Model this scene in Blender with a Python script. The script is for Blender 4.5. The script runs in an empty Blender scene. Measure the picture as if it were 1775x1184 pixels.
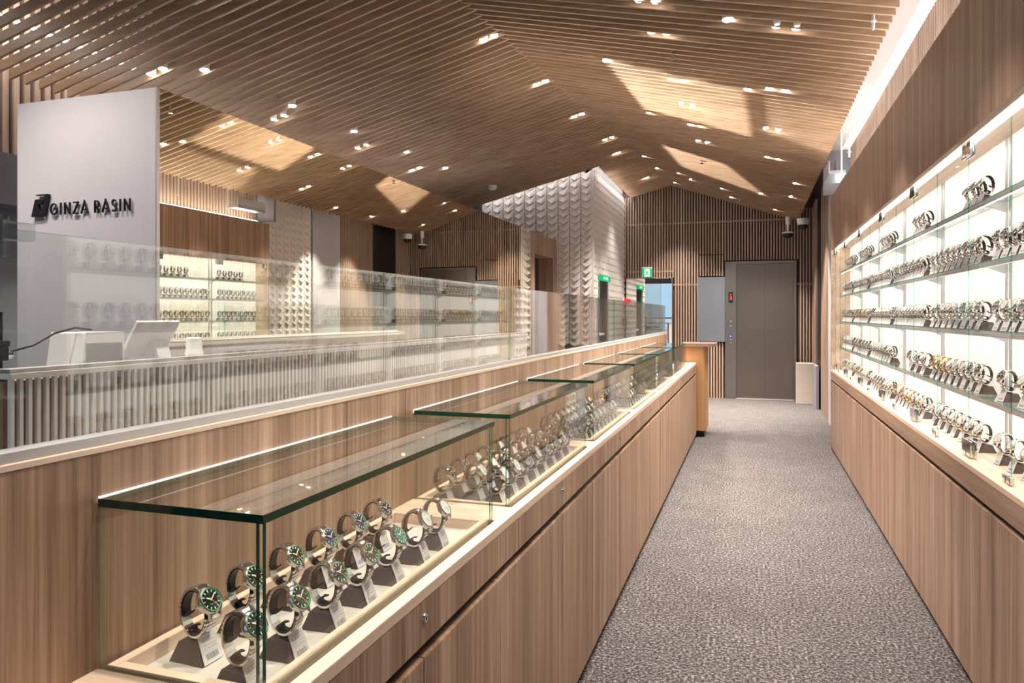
import bpy, math, random
from mathutils import Vector, Matrix

random.seed(7)
SC = bpy.context.scene
COL = SC.collection
PI = math.pi

# ---------------------------------------------------------------- camera
cam_d = bpy.data.cameras.new('camera')
cam = bpy.data.objects.new('camera', cam_d)
COL.objects.link(cam)
cam.location = (0, 0, 1.30)
cam.rotation_euler = (PI / 2, 0, math.radians(18.25))
cam_d.sensor_width = 36.0
cam_d.lens = 1266.0 / 1775.0 * 36.0
cam_d.shift_y = -44.5 / 1775.0
cam_d.clip_start = 0.02
SC.camera = cam

# ---------------------------------------------------------------- world, exposure
world = bpy.data.worlds.new('world')
SC.world = world
world.use_nodes = True
world.node_tree.nodes['Background'].inputs[0].default_value = (0.55, 0.76, 1.0, 1)
world.node_tree.nodes['Background'].inputs[1].default_value = 0.9
SC.view_settings.view_transform = 'Standard'
SC.view_settings.look = 'None'
SC.view_settings.gamma = 1.0
SC.view_settings.use_curve_mapping = False
SC.view_settings.exposure = 0.35
SC.cycles.max_bounces = 8
SC.cycles.diffuse_bounces = 4
SC.cycles.glossy_bounces = 5
SC.cycles.use_adaptive_sampling = True
SC.cycles.adaptive_threshold = 0.05
SC.cycles.transparent_max_bounces = 16
SC.cycles.sample_clamp_indirect = 6.0

SPOT_W = 120.0          # power of one ceiling downlight
LED_SHELF = 9.0        # emission of the shelf light strips
WARM = (1.0, 0.89, 0.78)
COOL = (0.86, 0.92, 1.0)


# ---------------------------------------------------------------- colour + material helpers
def lin(r, g, b):
    f = lambda c: (c / 255 / 12.92) if c / 255 <= 0.04045 else ((c / 255 + 0.055) / 1.055) ** 2.4
    return (f(r), f(g), f(b), 1.0)


def new_mat(name):
    m = bpy.data.materials.new(name)
    m.use_nodes = True
    nt = m.node_tree
    return m, nt, nt.nodes['Principled BSDF']


def plain(name, rgb, rough=0.5, metal=0.0, spec=0.5, noise=0.0):
    m, nt, b = new_mat(name)
    b.inputs['Base Color'].default_value = lin(*rgb)
    b.inputs['Roughness'].default_value = rough
    b.inputs['Metallic'].default_value = metal
    b.inputs['Specular IOR Level'].default_value = spec
    if noise:
        tc = nt.nodes.new('ShaderNodeNewGeometry')
        n = nt.nodes.new('ShaderNodeTexNoise')
        n.inputs['Scale'].default_value = 9.0
        n.inputs['Detail'].default_value = 3.0
        nt.links.new(tc.outputs['Position'], n.inputs['Vector'])
        r = nt.nodes.new('ShaderNodeValToRGB')
        c = lin(*rgb)
        r.color_ramp.elements[0].color = tuple(x * (1 - noise) for x in c[:3]) + (1,)
        r.color_ramp.elements[1].color = tuple(min(1, x * (1 + noise)) for x in c[:3]) + (1,)
        nt.links.new(n.outputs['Fac'], r.inputs['Fac'])
        nt.links.new(r.outputs['Color'], b.inputs['Base Color'])
    return m


def emit(name, rgb, strength):
    m = bpy.data.materials.new(name)
    m.use_nodes = True
    nt = m.node_tree
    nt.nodes.clear()
    o = nt.nodes.new('ShaderNodeOutputMaterial')
    e = nt.nodes.new('ShaderNodeEmission')
    e.inputs[0].default_value = (rgb[0], rgb[1], rgb[2], 1)
    e.inputs[1].default_value = strength
    nt.links.new(e.outputs[0], o.inputs[0])
    return m


def wood(name, dark, mid, light, grain, rough=0.45, fine=70.0, coarse=14.0):
    """grain: axis index along which the grain runs"""
    m, nt, b = new_mat(name)
    g = nt.nodes.new('ShaderNodeNewGeometry')
    def stretched(f, along):
        mp = nt.nodes.new('ShaderNodeMapping')
        s = [f, f, f]
        s[grain] = along
        mp.inputs['Scale'].default_value = s
        nt.links.new(g.outputs['Position'], mp.inputs['Vector'])
        return mp
    n1 = nt.nodes.new('ShaderNodeTexNoise')
    n1.inputs['Scale'].default_value = 1.0
    n1.inputs['Detail'].default_value = 4.0
    n1.inputs['Roughness'].default_value = 0.65
    nt.links.new(stretched(fine, fine * 0.018).outputs[0], n1.inputs['Vector'])
    n2 = nt.nodes.new('ShaderNodeTexNoise')
    n2.inputs['Scale'].default_value = 1.0
    n2.inputs['Detail'].default_value = 2.0
    nt.links.new(stretched(coarse, coarse * 0.03).outputs[0], n2.inputs['Vector'])
    mix = nt.nodes.new('ShaderNodeMath')
    mix.operation = 'MULTIPLY_ADD'
    mix.inputs[1].default_value = 0.55
    nt.links.new(n1.outputs['Fac'], mix.inputs[0])
    mul = nt.nodes.new('ShaderNodeMath')
    mul.operation = 'MULTIPLY'
    mul.inputs[1].default_value = 0.45
    nt.links.new(n2.outputs['Fac'], mul.inputs[0])
    nt.links.new(mul.outputs[0], mix.inputs[2])
    r = nt.nodes.new('ShaderNodeValToRGB')
    e = r.color_ramp.elements
    e[0].position = 0.34
    e[0].color = lin(*dark)
    e[1].position = 0.66
    e[1].color = lin(*light)
    x = e.new(0.5)
    x.color = lin(*mid)
    nt.links.new(mix.outputs[0], r.inputs['Fac'])
    nt.links.new(r.outputs['Color'], b.inputs['Base Color'])
    b.inputs['Roughness'].default_value = rough
    b.inputs['Specular IOR Level'].default_value = 0.35
    bp = nt.nodes.new('ShaderNodeBump')
    bp.inputs['Strength'].default_value = 0.08
    bp.inputs['Distance'].default_value = 0.001
    nt.links.new(n1.outputs['Fac'], bp.inputs['Height'])
    nt.links.new(bp.outputs['Normal'], b.inputs['Normal'])
    return m


def glass(name, tint=(0.93, 0.97, 0.95), f0=0.04, power=5.0, fmax=1.0):
    m = bpy.data.materials.new(name)
    m.use_nodes = True
    nt = m.node_tree
    nt.nodes.clear()
    o = nt.nodes.new('ShaderNodeOutputMaterial')
    lw = nt.nodes.new('ShaderNodeLayerWeight')
    lw.inputs['Blend'].default_value = 0.5
    p = nt.nodes.new('ShaderNodeMath')
    p.operation = 'POWER'
    p.inputs[1].default_value = power
    nt.links.new(lw.outputs['Facing'], p.inputs[0])
    ma = nt.nodes.new('ShaderNodeMath')
    ma.operation = 'MULTIPLY_ADD'
    ma.inputs[1].default_value = fmax - f0
    ma.inputs[2].default_value = f0
    nt.links.new(p.outputs[0], ma.inputs[0])
    t = nt.nodes.new('ShaderNodeBsdfTransparent')
    t.inputs[0].default_value = (*tint, 1)
    gl = nt.nodes.new('ShaderNodeBsdfGlossy')
    gl.inputs['Roughness'].default_value = 0.0
    gl.inputs['Color'].default_value = (1, 1, 1, 1)
    mx = nt.nodes.new('ShaderNodeMixShader')
    nt.links.new(ma.outputs[0], mx.inputs[0])
    nt.links.new(t.outputs[0], mx.inputs[1])
    nt.links.new(gl.outputs[0], mx.inputs[2])
    nt.links.new(mx.outputs[0], o.inputs[0])
    return m


def mirror(name, rgb, rough=0.0):
    m = bpy.data.materials.new(name)
    m.use_nodes = True
    nt = m.node_tree
    nt.nodes.clear()
    o = nt.nodes.new('ShaderNodeOutputMaterial')
    gl = nt.nodes.new('ShaderNodeBsdfGlossy')
    gl.inputs['Roughness'].default_value = rough
    gl.inputs['Color'].default_value = (*rgb, 1)
    nt.links.new(gl.outputs[0], o.inputs[0])
    return m


def carpet(name):
    m, nt, b = new_mat(name)
    g = nt.nodes.new('ShaderNodeNewGeometry')
    n1 = nt.nodes.new('ShaderNodeTexNoise')
    n1.inputs['Scale'].default_value = 85.0
    n1.inputs['Detail'].default_value = 3.0
    n1.inputs['Roughness'].default_value = 0.7
    n2 = nt.nodes.new('ShaderNodeTexNoise')
    n2.inputs['Scale'].default_value = 5.0
    n2.inputs['Detail'].default_value = 3.0
    for n in (n1, n2):
        nt.links.new(g.outputs['Position'], n.inputs['Vector'])
    r1 = nt.nodes.new('ShaderNodeValToRGB')
    e = r1.color_ramp.elements
    e[0].position = 0.36
    e[0].color = lin(34, 31, 32)
    e[1].position = 0.68
    e[1].color = lin(150, 144, 142)
    x = e.new(0.5)
    x.color = lin(76, 72, 73)
    nt.links.new(n1.outputs['Fac'], r1.inputs['Fac'])
    r2 = nt.nodes.new('ShaderNodeValToRGB')
    r2.color_ramp.elements[0].color = (0.68, 0.68, 0.68, 1)
    r2.color_ramp.elements[1].color = (1.1, 1.1, 1.1, 1)
    nt.links.new(n2.outputs['Fac'], r2.inputs['Fac'])
    mx = nt.nodes.new('ShaderNodeMix')
    mx.data_type = 'RGBA'
    mx.blend_type = 'MULTIPLY'
    mx.inputs['Factor'].default_value = 1.0
    nt.links.new(r1.outputs['Color'], mx.inputs['A'])
    nt.links.new(r2.outputs['Color'], mx.inputs['B'])
    nt.links.new(mx.outputs['Result'], b.inputs['Base Color'])
    b.inputs['Roughness'].default_value = 0.95
    b.inputs['Specular IOR Level'].default_value = 0.1
    bp = nt.nodes.new('ShaderNodeBump')
    bp.inputs['Strength'].default_value = 0.7
    bp.inputs['Distance'].default_value = 0.006
    nt.links.new(n1.outputs['Fac'], bp.inputs['Height'])
    nt.links.new(bp.outputs['Normal'], b.inputs['Normal'])
    return m


def tag_paper(name):
    """white price tag: a few grey text lines and a bar code, in generated coordinates"""
    m, nt, b = new_mat(name)
    tc = nt.nodes.new('ShaderNodeTexCoord')
    sp = nt.nodes.new('ShaderNodeSeparateXYZ')
    nt.links.new(tc.outputs['Generated'], sp.inputs[0])
    def math_(op, a, bb=None, c=None):
        n = nt.nodes.new('ShaderNodeMath')
        n.operation = op
        for i, v in enumerate((a, bb, c)):
            if v is None:
                continue
            if isinstance(v, (int, float)):
                n.inputs[i].default_value = v
            else:
                nt.links.new(v, n.inputs[i])
        return n.outputs[0]
    y, z = sp.outputs['Y'], sp.outputs['Z']
    nz = nt.nodes.new('ShaderNodeTexNoise')
    nz.noise_dimensions = '1D'
    nz.inputs['Scale'].default_value = 34.0
    nt.links.new(y, nz.inputs['W'])
    bars = math_('GREATER_THAN', nz.outputs['Fac'], 0.5)
    inb = math_('MULTIPLY', math_('GREATER_THAN', z, 0.14), math_('LESS_THAN', z, 0.34))
    iny = math_('MULTIPLY', math_('GREATER_THAN', y, 0.2), math_('LESS_THAN', y, 0.85))
    bar = math_('MULTIPLY', math_('MULTIPLY', bars, inb), iny)
    nz2 = nt.nodes.new('ShaderNodeTexNoise')
    nz2.noise_dimensions = '2D'
    nz2.inputs['Scale'].default_value = 16.0
    nt.links.new(tc.outputs['Generated'], nz2.inputs['Vector'])
    cmb = nt.nodes.new('ShaderNodeCombineXYZ')
    nt.links.new(math_('MULTIPLY', y, 2.0), cmb.inputs[0])
    nt.links.new(z, cmb.inputs[1])
    nt.links.new(cmb.outputs[0], nz2.inputs['Vector'])
    rows = math_('GREATER_THAN', math_('SINE', math_('MULTIPLY', z, 52.0)), 0.45)
    txt = math_('MULTIPLY', math_('MULTIPLY', rows, math_('GREATER_THAN', nz2.outputs['Fac'], 0.5)),
                math_('MULTIPLY', math_('GREATER_THAN', z, 0.42), math_('LESS_THAN', z, 0.92)))
    txt = math_('MULTIPLY', math_('MULTIPLY', txt, iny), 0.55)
    ink = math_('MAXIMUM', bar, txt)
    mx = nt.nodes.new('ShaderNodeMix')
    mx.data_type = 'RGBA'
    mx.inputs['A'].default_value = lin(226, 224, 226)
    mx.inputs['B'].default_value = lin(70, 70, 80)
    nt.links.new(ink, mx.inputs['Factor'])
    nt.links.new(mx.outputs['Result'], b.inputs['Base Color'])
    b.inputs['Roughness'].default_value = 0.35
    return m


M = {}
M['wood_front'] = wood('wood_front', (116, 90, 72), (157, 128, 106), (193, 165, 142), 2, fine=95.0)
M['wood_cab'] = wood('wood_cab', (108, 85, 71), (147, 120, 103), (180, 154, 136), 2, fine=95.0)
M['wood_run'] = wood('wood_run', (126, 100, 84), (148, 122, 104), (172, 146, 126), 1)
M['wood_light'] = wood('wood_light', (200, 172, 148), (218, 192, 170), (234, 212, 194), 1, fine=50)
M['wood_light_x'] = wood('wood_light_x', (200, 172, 148), (218, 192, 170), (234, 212, 194), 0, fine=50)
M['wood_amber'] = wood('wood_amber', (146, 108, 74), (164, 124, 88), (180, 140, 102), 2, fine=45)
M['wood_slat'] = wood('wood_slat', (144, 116, 92), (162, 134, 108), (178, 151, 125), 0, fine=40)
M['wood_post'] = wood('wood_post', (146, 122, 106), (168, 144, 128), (186, 164, 148), 2, fine=40)
M['wood_dark'] = plain('wood_dark', (70, 52, 44), 0.6)
M['top_dark'] = plain('top_dark', (120, 100, 90), 0.4)
M['black'] = plain('black', (16, 15, 16), 0.5)
M['toe'] = plain('toe', (24, 20, 20), 0.8)
M['carpet'] = carpet('carpet')
M['wall_grey'] = plain('wall_grey', (186, 184, 192), 0.6, noise=0.03)
M['wall_dim'] = plain('wall_dim', (128, 126, 132), 0.7, noise=0.03)
M['white'] = plain('white', (236, 234, 232), 0.5)
M['slat_white'] = plain('slat_white', (250, 249, 247), 0.45)
M['white_panel'] = plain('white_panel', (242, 238, 232), 0.35)
M['added_glow_panel'] = plain('added_glow_panel', (246, 242, 236), 0.4)
_b = M['added_glow_panel'].node_tree.nodes['Principled BSDF']
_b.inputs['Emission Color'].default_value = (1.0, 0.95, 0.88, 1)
_b.inputs['Emission Strength'].default_value = 0.45  # glow added to the cabinet back panel to brighten it beyond its strips
M['slab'] = plain('slab', (150, 146, 144), 0.8)
M['beige'] = plain('beige', (196, 186, 176), 0.55)
M['tile'] = plain('tile', (224, 218, 216), 0.45, noise=0.03)
M['grout'] = plain('grout', (96, 90, 88), 0.9)
M['felt'] = plain('felt', (196, 188, 180), 0.9, spec=0.1)
M['steel_brushed'] = plain('steel_brushed', (150, 148, 146), 0.38, metal=1.0, noise=0.04)
M['steel_door'] = plain('steel_door', (142, 134, 126), 0.35, metal=1.0, noise=0.04)
M['steel_panel'] = plain('steel_panel', (172, 180, 190), 0.42, metal=1.0, noise=0.03)
M['chrome'] = plain('chrome', (225, 225, 228), 0.08, metal=1.0)
M['alu'] = plain('alu', (208, 208, 210), 0.35, metal=0.6)
M['glass'] = glass('glass', (0.965, 0.985, 0.975))
M['glass_ar'] = glass('glass_ar', (0.985, 0.992, 0.988), 0.01, 5.0, 0.16)
M['glass_screen'] = glass('glass_screen', (0.95, 0.97, 0.96), 0.075, 4.0)
M['glass_seam'] = glass('glass_seam', (0.62, 0.84, 0.76), 0.02, 5.0, 0.3)
M['glass_case'] = glass('glass_case', (0.965, 0.982, 0.97))
M['glass_edge'] = plain('glass_edge', (10, 62, 44), 0.1, spec=0.8)
M['glass_edge_light'] = plain('glass_edge_light', (120, 176, 160), 0.15, spec=0.7)
M['acrylic'] = glass('acrylic', (0.92, 0.93, 0.93), 0.08)
M['mirror_gold'] = mirror('mirror_gold', (0.89, 0.86, 0.76))
M['mirror_clear'] = mirror('mirror_clear', (0.84, 0.86, 0.86))
M['letter'] = plain('letter', (44, 42, 46), 0.35, metal=0.6)
M['led'] = emit('led', (1.0, 0.95, 0.88), LED_SHELF)
M['led_case'] = emit('led_case', (1.0, 0.95, 0.90), 1.6)
M['led_cove'] = emit('led_cove', (1.0, 0.94, 0.88), 40.0)
M['led_wash'] = emit('led_wash', (1.0, 0.94, 0.88), 12.0)
M['lamp_warm'] = emit('lamp_warm', (1.0, 0.93, 0.84), 30.0)
M['lamp_cool'] = emit('lamp_cool', (0.86, 0.93, 1.0), 30.0)
M['red_lamp'] = emit('red_lamp', (1.0, 0.04, 0.03), 1.2)
M['led_red'] = emit('led_red', (1.0, 0.12, 0.04), 1.6)
M['sign_green'] = emit('sign_green', (0.01, 0.50, 0.16), 1.0)
M['sign_white'] = emit('sign_white', (0.85, 1.0, 0.9), 1.0)
M['blue'] = plain('blue', (30, 60, 150), 0.4)
M['steel'] = plain('steel', (232, 229, 226), 0.13, metal=1.0)
M['steel_dark'] = plain('steel_dark', (120, 114, 110), 0.25, metal=1.0)
M['gold'] = plain('gold', (232, 200, 146), 0.17, metal=1.0)
M['rose'] = plain('rose', (226, 188, 164), 0.17, metal=1.0)
M['dial_green'] = plain('dial_green', (14, 30, 24), 0.25)
M['dial_blue'] = plain('dial_blue', (16, 40, 84), 0.25)
M['dial_black'] = plain('dial_black', (16, 16, 18), 0.25)
M['dial_white'] = plain('dial_white', (224, 224, 224), 0.25)
M['dial_brown'] = plain('dial_brown', (60, 46, 36), 0.25)
M['dial_teal'] = plain('dial_teal', (60, 130, 116), 0.25)
M['ring_green'] = plain('ring_green', (58, 190, 120), 0.2)
M['marker'] = plain('marker', (240, 238, 226), 0.3)
M['orange'] = plain('orange', (236, 130, 40), 0.4)
M['crystal'] = glass('crystal', (0.97, 0.99, 0.98), 0.05)
M['clip'] = plain('clip', (20, 16, 16), 0.4, spec=0.3)
M['base'] = plain('base', (82, 68, 64), 0.35, noise=0.05)
M['tag'] = tag_paper('tag')
M['plastic_white'] = plain('plastic_white', (232, 230, 228), 0.35)
M['rubber'] = plain('rubber', (26, 26, 30), 0.45)


# ---------------------------------------------------------------- mesh helpers
class MB:
    def __init__(self):
        self.v, self.f, self.m, self.mats = [], [], [], []

    def mi(self, mat):
        if mat not in self.mats:
            self.mats.append(mat)
        return self.mats.index(mat)

    def add(self, verts, faces, mat):
        o = len(self.v)
        k = self.mi(mat)
        self.v += [tuple(p) for p in verts]
        for f in faces:
            self.f.append(tuple(i + o for i in f))
            self.m.append(k)
        return self

    def box(self, x0, x1, y0, y1, z0, z1, mat, edge=None, faces_axis=None):
        """edge: material for the faces not normal to faces_axis (glass panes)"""
        vs = [(x0, y0, z0), (x1, y0, z0), (x1, y1, z0), (x0, y1, z0), (x0, y0, z1), (x1, y0, z1), (x1, y1, z1), (x0, y1, z1)]
        fs = [((0, 3, 2, 1), 2), ((4, 5, 6, 7), 2), ((0, 1, 5, 4), 1), ((2, 3, 7, 6), 1), ((1, 2, 6, 5), 0), ((3, 0, 4, 7), 0)]
        if edge is None:
            return self.add(vs, [f for f, a in fs], mat)
        self.add(vs, [f for f, a in fs if a == faces_axis], mat)
        return self.add(vs, [f for f, a in fs if a != faces_axis], edge)

    def obox(self, c, ax, ay, az, mat, taper=1.0):
        """oriented box: centre and three half-axis vectors; taper scales ax,ay at +az"""
        c, ax, ay, az = Vector(c), Vector(ax), Vector(ay), Vector(az)
        vs = []
        for sz, k in ((-1, 1.0), (1, taper)):
            for sx, sy in ((-1, -1), (1, -1), (1, 1), (-1, 1)):
                vs.append(c + ax * (sx * k) + ay * (sy * k) + az * sz)
        return self.add(vs, [(0, 3, 2, 1), (4, 5, 6, 7), (0, 1, 5, 4), (1, 2, 6, 5), (2, 3, 7, 6), (3, 0, 4, 7)], mat)

    def prism(self, poly, origin, u, v, n, mat, side=None):
        """poly of (a,b): origin + a*u + b*v, extruded along n"""
        o, u, v, n = Vector(origin), Vector(u), Vector(v), Vector(n)
        k = len(poly)
        bot = [o + u * a + v * b for a, b in poly]
        top = [p + n for p in bot]
        self.add(bot + top, [tuple(reversed(range(k))), tuple(range(k, 2 * k))], mat)
        return self.add(bot + top, [(i, (i + 1) % k, (i + 1) % k + k, i + k) for i in range(k)], side or mat)

    def lathe(self, prof, origin, axis, mat, seg=16, cap0=True, cap1=True):
        """prof: list of (r, h) along axis"""
        o, a = Vector(origin), Vector(axis).normalized()
        t = Vector((0, 0, 1)) if abs(a.z) < 0.9 else Vector((1, 0, 0))
        u = a.cross(t).normalized()
        w = a.cross(u).normalized()
        vs, fs = [], []
        for r, h in prof:
            for i in range(seg):
                q = 2 * PI * i / seg
                vs.append(o + a * h + (u * math.cos(q) + w * math.sin(q)) * r)
        for j in range(len(prof) - 1):
            for i in range(seg):
                i2 = (i + 1) % seg
                fs.append((j * seg + i, j * seg + i2, (j + 1) * seg + i2, (j + 1) * seg + i))
        if cap0:
            fs.append(tuple(reversed(range(seg))))
        if cap1:
            fs.append(tuple(range((len(prof) - 1) * seg, len(prof) * seg)))
        return self.add(vs, fs, mat)

    def tube(self, pts, r, mat, seg=8):
        pts = [Vector(p) for p in pts]
        vs, fs = [], []
        n = len(pts)
        for i, p in enumerate(pts):
            d = (pts[min(i + 1, n - 1)] - pts[max(i - 1, 0)]).normalized()
            t = Vector((0, 0, 1)) if abs(d.z) < 0.9 else Vector((1, 0, 0))
            u = d.cross(t).normalized()
            w = d.cross(u).normalized()
            for k in range(seg):
                q = 2 * PI * k / seg
                vs.append(p + (u * math.cos(q) + w * math.sin(q)) * r)
        for i in range(n - 1):
            for k in range(seg):
                k2 = (k + 1) % seg
                fs.append((i * seg + k, i * seg + k2, (i + 1) * seg + k2, (i + 1) * seg + k))
        fs.append(tuple(reversed(range(seg))))
        fs.append(tuple(range((n - 1) * seg, n * seg)))
        return self.add(vs, fs, mat)

    def mesh(self, name, smooth=None):
        me = bpy.data.meshes.new(name)
        me.from_pydata(self.v, [], self.f)
        for mt in self.mats:
            me.materials.append(M[mt] if isinstance(mt, str) else mt)
        me.polygons.foreach_set('material_index', self.m)
        me.update()
        if smooth:
            me.polygons.foreach_set('use_smooth', [True] * len(me.polygons))
            try:
                me.set_sharp_from_angle(angle=math.radians(smooth))
            except Exception:
                pass
        return me

    def build(self, name, parent=None, loc=None, smooth=None, bevel=0):
        return obj(name, self.mesh(name, smooth), parent, loc, bevel)


def obj(name, me, parent=None, loc=None, bevel=0):
    o = bpy.data.objects.new(name, me)
    COL.objects.link(o)
    if parent is not None:
        o.parent = parent
    if loc:
        o.location = loc
    if bevel:
        md = o.modifiers.new('bevel', 'BEVEL')
        md.width = bevel
        md.segments = 2
        md.limit_method = 'ANGLE'
    return o


def tagp(o, label=None, cat=None, group=None, kind=None):
    if label:
        o['label'] = label
    if cat:
        o['category'] = cat
    if group:
        o['group'] = group
    if kind:
        o['kind'] = kind
    return o


def empty(name, loc=(0, 0, 0), label=None, cat=None, group=None, kind=None, rz=0.0):
    o = bpy.data.objects.new(name, None)
    COL.objects.link(o)
    o.location = loc
    o.rotation_euler = (0, 0, rz)
    o.empty_display_size = 0.05
    return tagp(o, label, cat, group, kind)


def box_obj(name, b, mat, parent=None, bevel=0, origin=(0, 0, 0)):
    x, y, z = origin
    return MB().box(b[0] - x, b[1] - x, b[2] - y, b[3] - y, b[4] - z, b[5] - z, mat).build(name, parent, bevel=bevel)


ORD = ['', 'first', 'second', 'third', 'fourth', 'fifth', 'sixth', 'seventh', 'eighth', 'ninth', 'tenth', 'eleventh', 'twelfth',
       'thirteenth', 'fourteenth', 'fifteenth', 'sixteenth', 'seventeenth', 'eighteenth', 'nineteenth', 'twentieth']
TENS = {2: 'twenty', 3: 'thirty', 4: 'forty', 5: 'fifty', 6: 'sixty', 7: 'seventy', 8: 'eighty', 9: 'ninety'}


def ordinal(n):
    if n <= 20:
        return ORD[n]
    t, u = divmod(n, 10)
    if u == 0:
        return {30: 'thirtieth', 40: 'fortieth', 50: 'fiftieth', 60: 'sixtieth', 70: 'seventieth'}[n]
    return TENS[t] + '-' + ORD[u]


# ================================================================= THE SHELL
Y_END, Y_BACK = 12.0, -3.6
X_MIRROR = -2.516
X_LEFT = -4.35
X_RW = 0.90            # right wall plane
RIGHT_EDGE_X, RIGHT_EDGE_Z = 0.65, 2.74


def ridge_x(y):
    return -1.995 + 0.0617 * y


def left_z(x):
    return 3.198 + 0.258 * (x + 2.017)


def right_z(x, y):
    xr = ridge_x(y)
    zr = left_z(xr)
    return zr + (RIGHT_EDGE_Z - zr) * (x - xr) / (RIGHT_EDGE_X - xr)


def ceil_z(x, y):
    return left_z(x) if x < ridge_x(y) else right_z(x, y)


fl = MB().box(X_LEFT, 1.3, Y_BACK, 12.6, -0.1, 0.0, 'carpet').build('floor')
tagp(fl, 'speckled grey carpet running down the shop aisle', kind='structure')

# ---- slatted gable ceiling under a grey slab
ceil = MB().box(X_LEFT, 1.3, Y_BACK, 12.6, 3.85, 3.95, 'slab').build('ceiling')
tagp(ceil, 'gabled ceiling of long brown wooden slats under a grey slab', kind='structure')
PITCH = 0.094
SLAT_H, SLAT_T = 0.052, 0.017
X_SLAT_L = -4.08
n_slat = int((Y_END - 0.05 - (-0.4)) / PITCH)
for i in range(n_slat):
    y = Y_END - 0.06 - i * PITCH
    for side in (0, 1):
        yy = y + (0.5 * PITCH if side else 0)
        if yy > Y_END - 0.02:
            continue
        xr = ridge_x(yy)
        if side == 0:
            xa, za, xb, zb = X_SLAT_L, left_z(X_SLAT_L), xr + 0.02, left_z(xr + 0.02)
            if yy > 9.39:
                xa, za = -1.90, left_z(-1.90)
        else:
            xa, za, xb, zb = xr - 0.02, right_z(xr - 0.02, yy), RIGHT_EDGE_X, RIGHT_EDGE_Z
        vs = [(xa, -SLAT_T / 2, za), (xb, -SLAT_T / 2, zb), (xb, SLAT_T / 2, zb), (xa, SLAT_T / 2, za)]
        vs += [(p[0], p[1], p[2] + SLAT_H) for p in vs]
        b = MB().add(vs, [(0, 3, 2, 1), (4, 5, 6, 7), (0, 1, 5, 4), (1, 2, 6, 5), (2, 3, 7, 6), (3, 0, 4, 7)], 'wood_slat')
        b.build('slat', ceil, (0, yy, 0))

# ---- end wall with vertical slats, elevator opening left as recess
we = MB()
we.box(-2.4, 1.3, Y_END + 0.02, Y_END + 0.1, 0, 3.6, 'wood_dark')
wall_end = we.build('wall_end')
tagp(wall_end, 'end wall clad in upright wooden slats around the elevator', kind='structure')
SL_P, SL_W, SL_D = 0.0425, 0.022, 0.03


def end_slat(x, z0, z1):
    MB().box(x - SL_W / 2, x + SL_W / 2, Y_END - SL_D, Y_END + 0.02, z0, z1, 'wood_post').build('slat', wall_end)


NOTCH = [2.78, 1.80, 0.62]
x = -1.985
while x < 0.88:
    ztop = ceil_z(x, Y_END) + 0.02 if x < RIGHT_EDGE_X else 2.95
    z0 = 0.0
    if -0.43 < x < 0.65:
        z0 = 2.17
    elif -0.835 < x < -0.41:
        z0 = -1
    elif x < -1.22:
        z0 = 1.915
    if z0 == -1:
        end_slat(x, 1.93, 2.26)
        end_slat(x, 2.275, ztop)
        end_slat(x, 0.0, 0.88)
    else:
        end_slat(x, z0, ztop)
    x += SL_P
# thin backing rails that show as notches between the slats
for z, xa, xb in ((2.79, -1.98, 0.62), (1.80, -1.22, -0.84), (1.79, 0.65, 0.86), (2.02, -1.98, -1.22)):
    MB().box(xa, xb, Y_END - 0.012, Y_END + 0.02, z - 0.012, z + 0.012, 'wood_post').build('rail', wall_end)

# ---- right wall behind and beyond the cabinet
wr = MB()
wr.box(X_RW + 0.02, 1.1, Y_BACK, 7.8, 0, 3.85, 'wall_grey')
wr.box(X_RW, 1.1, 7.8, 12.1, 0, 3.85, 'wood_dark')
wall_right = wr.build('wall_right')
tagp(wall_right, 'side wall with slats, tiles and a white column beyond the wall cabinet', kind='structure')
for i in range(int((7.7 - 1.0) / 0.05)):
    y = 1.0 + i * 0.05
    MB().box(X_RW - 0.012, X_RW + 0.02, y - 0.014, y + 0.014, 2.45, 2.91, 'wood_post').build('slat', wall_right)
for (a, b) in ((9.66, 10.62), (11.47, 12.0)):
    y = a + 0.02
    while y < b:
        MB().box(X_RW - 0.03, X_RW, y - 0.011, y + 0.011, 0.0, 3.0, 'wood_post').build('slat', wall_right)
        y += SL_P
MB().box(X_RW - 0.03, X_RW, 8.92, 9.64, 0, 3.0, 'wall_grey').build('column_panel', wall_right)
MB().box(X_RW - 0.01, X_RW, 10.64, 11.45, 0.0, 3.0, 'black').build('doorway', wall_right)
# soffit over the cabinet : grey strip, white lit recess
MB().box(0.655, 0.815, 0.3, 7.75, 2.91, 2.95, 'slab').build('soffit', wall_right)
MB().box(0.815, X_RW, 0.3, 7.75, 2.91, 2.95, 'white').build('light_recess', wall_right)
MB().box(0.655, X_RW, 7.74, 7.78, 2.48, 2.93, 'wall_dim').build('recess_end', wall_right)

# ---- chevron tiles
TW, TH, TV = 0.1565, 0.0965, 0.042


def tile_verts(org, u, n):
    """one chevron tile: u along the wall, n out of the wall; origin at top of its left edge"""
    o, u, n, z = Vector(org), Vector(u), Vector(n), Vector((0, 0, 1))
    g = 0.0045
    P = lambda a, h, d: o + u * a + z * h + n * d
    w = TW
    return [P(g, 0, 0.016), P(w / 2, -TV, 0.004), P(w - g, 0, 0.016),
            P(g, -TH + g, 0.010), P(w / 2, -TH - TV + g, 0.036), P(w - g, -TH + g, 0.010),
            P(g, -TH + g, 0), P(w / 2, -TH - TV + g, 0), P(w - g, -TH + g, 0), P(g, 0, 0), P(w - g, 0, 0)]


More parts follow.
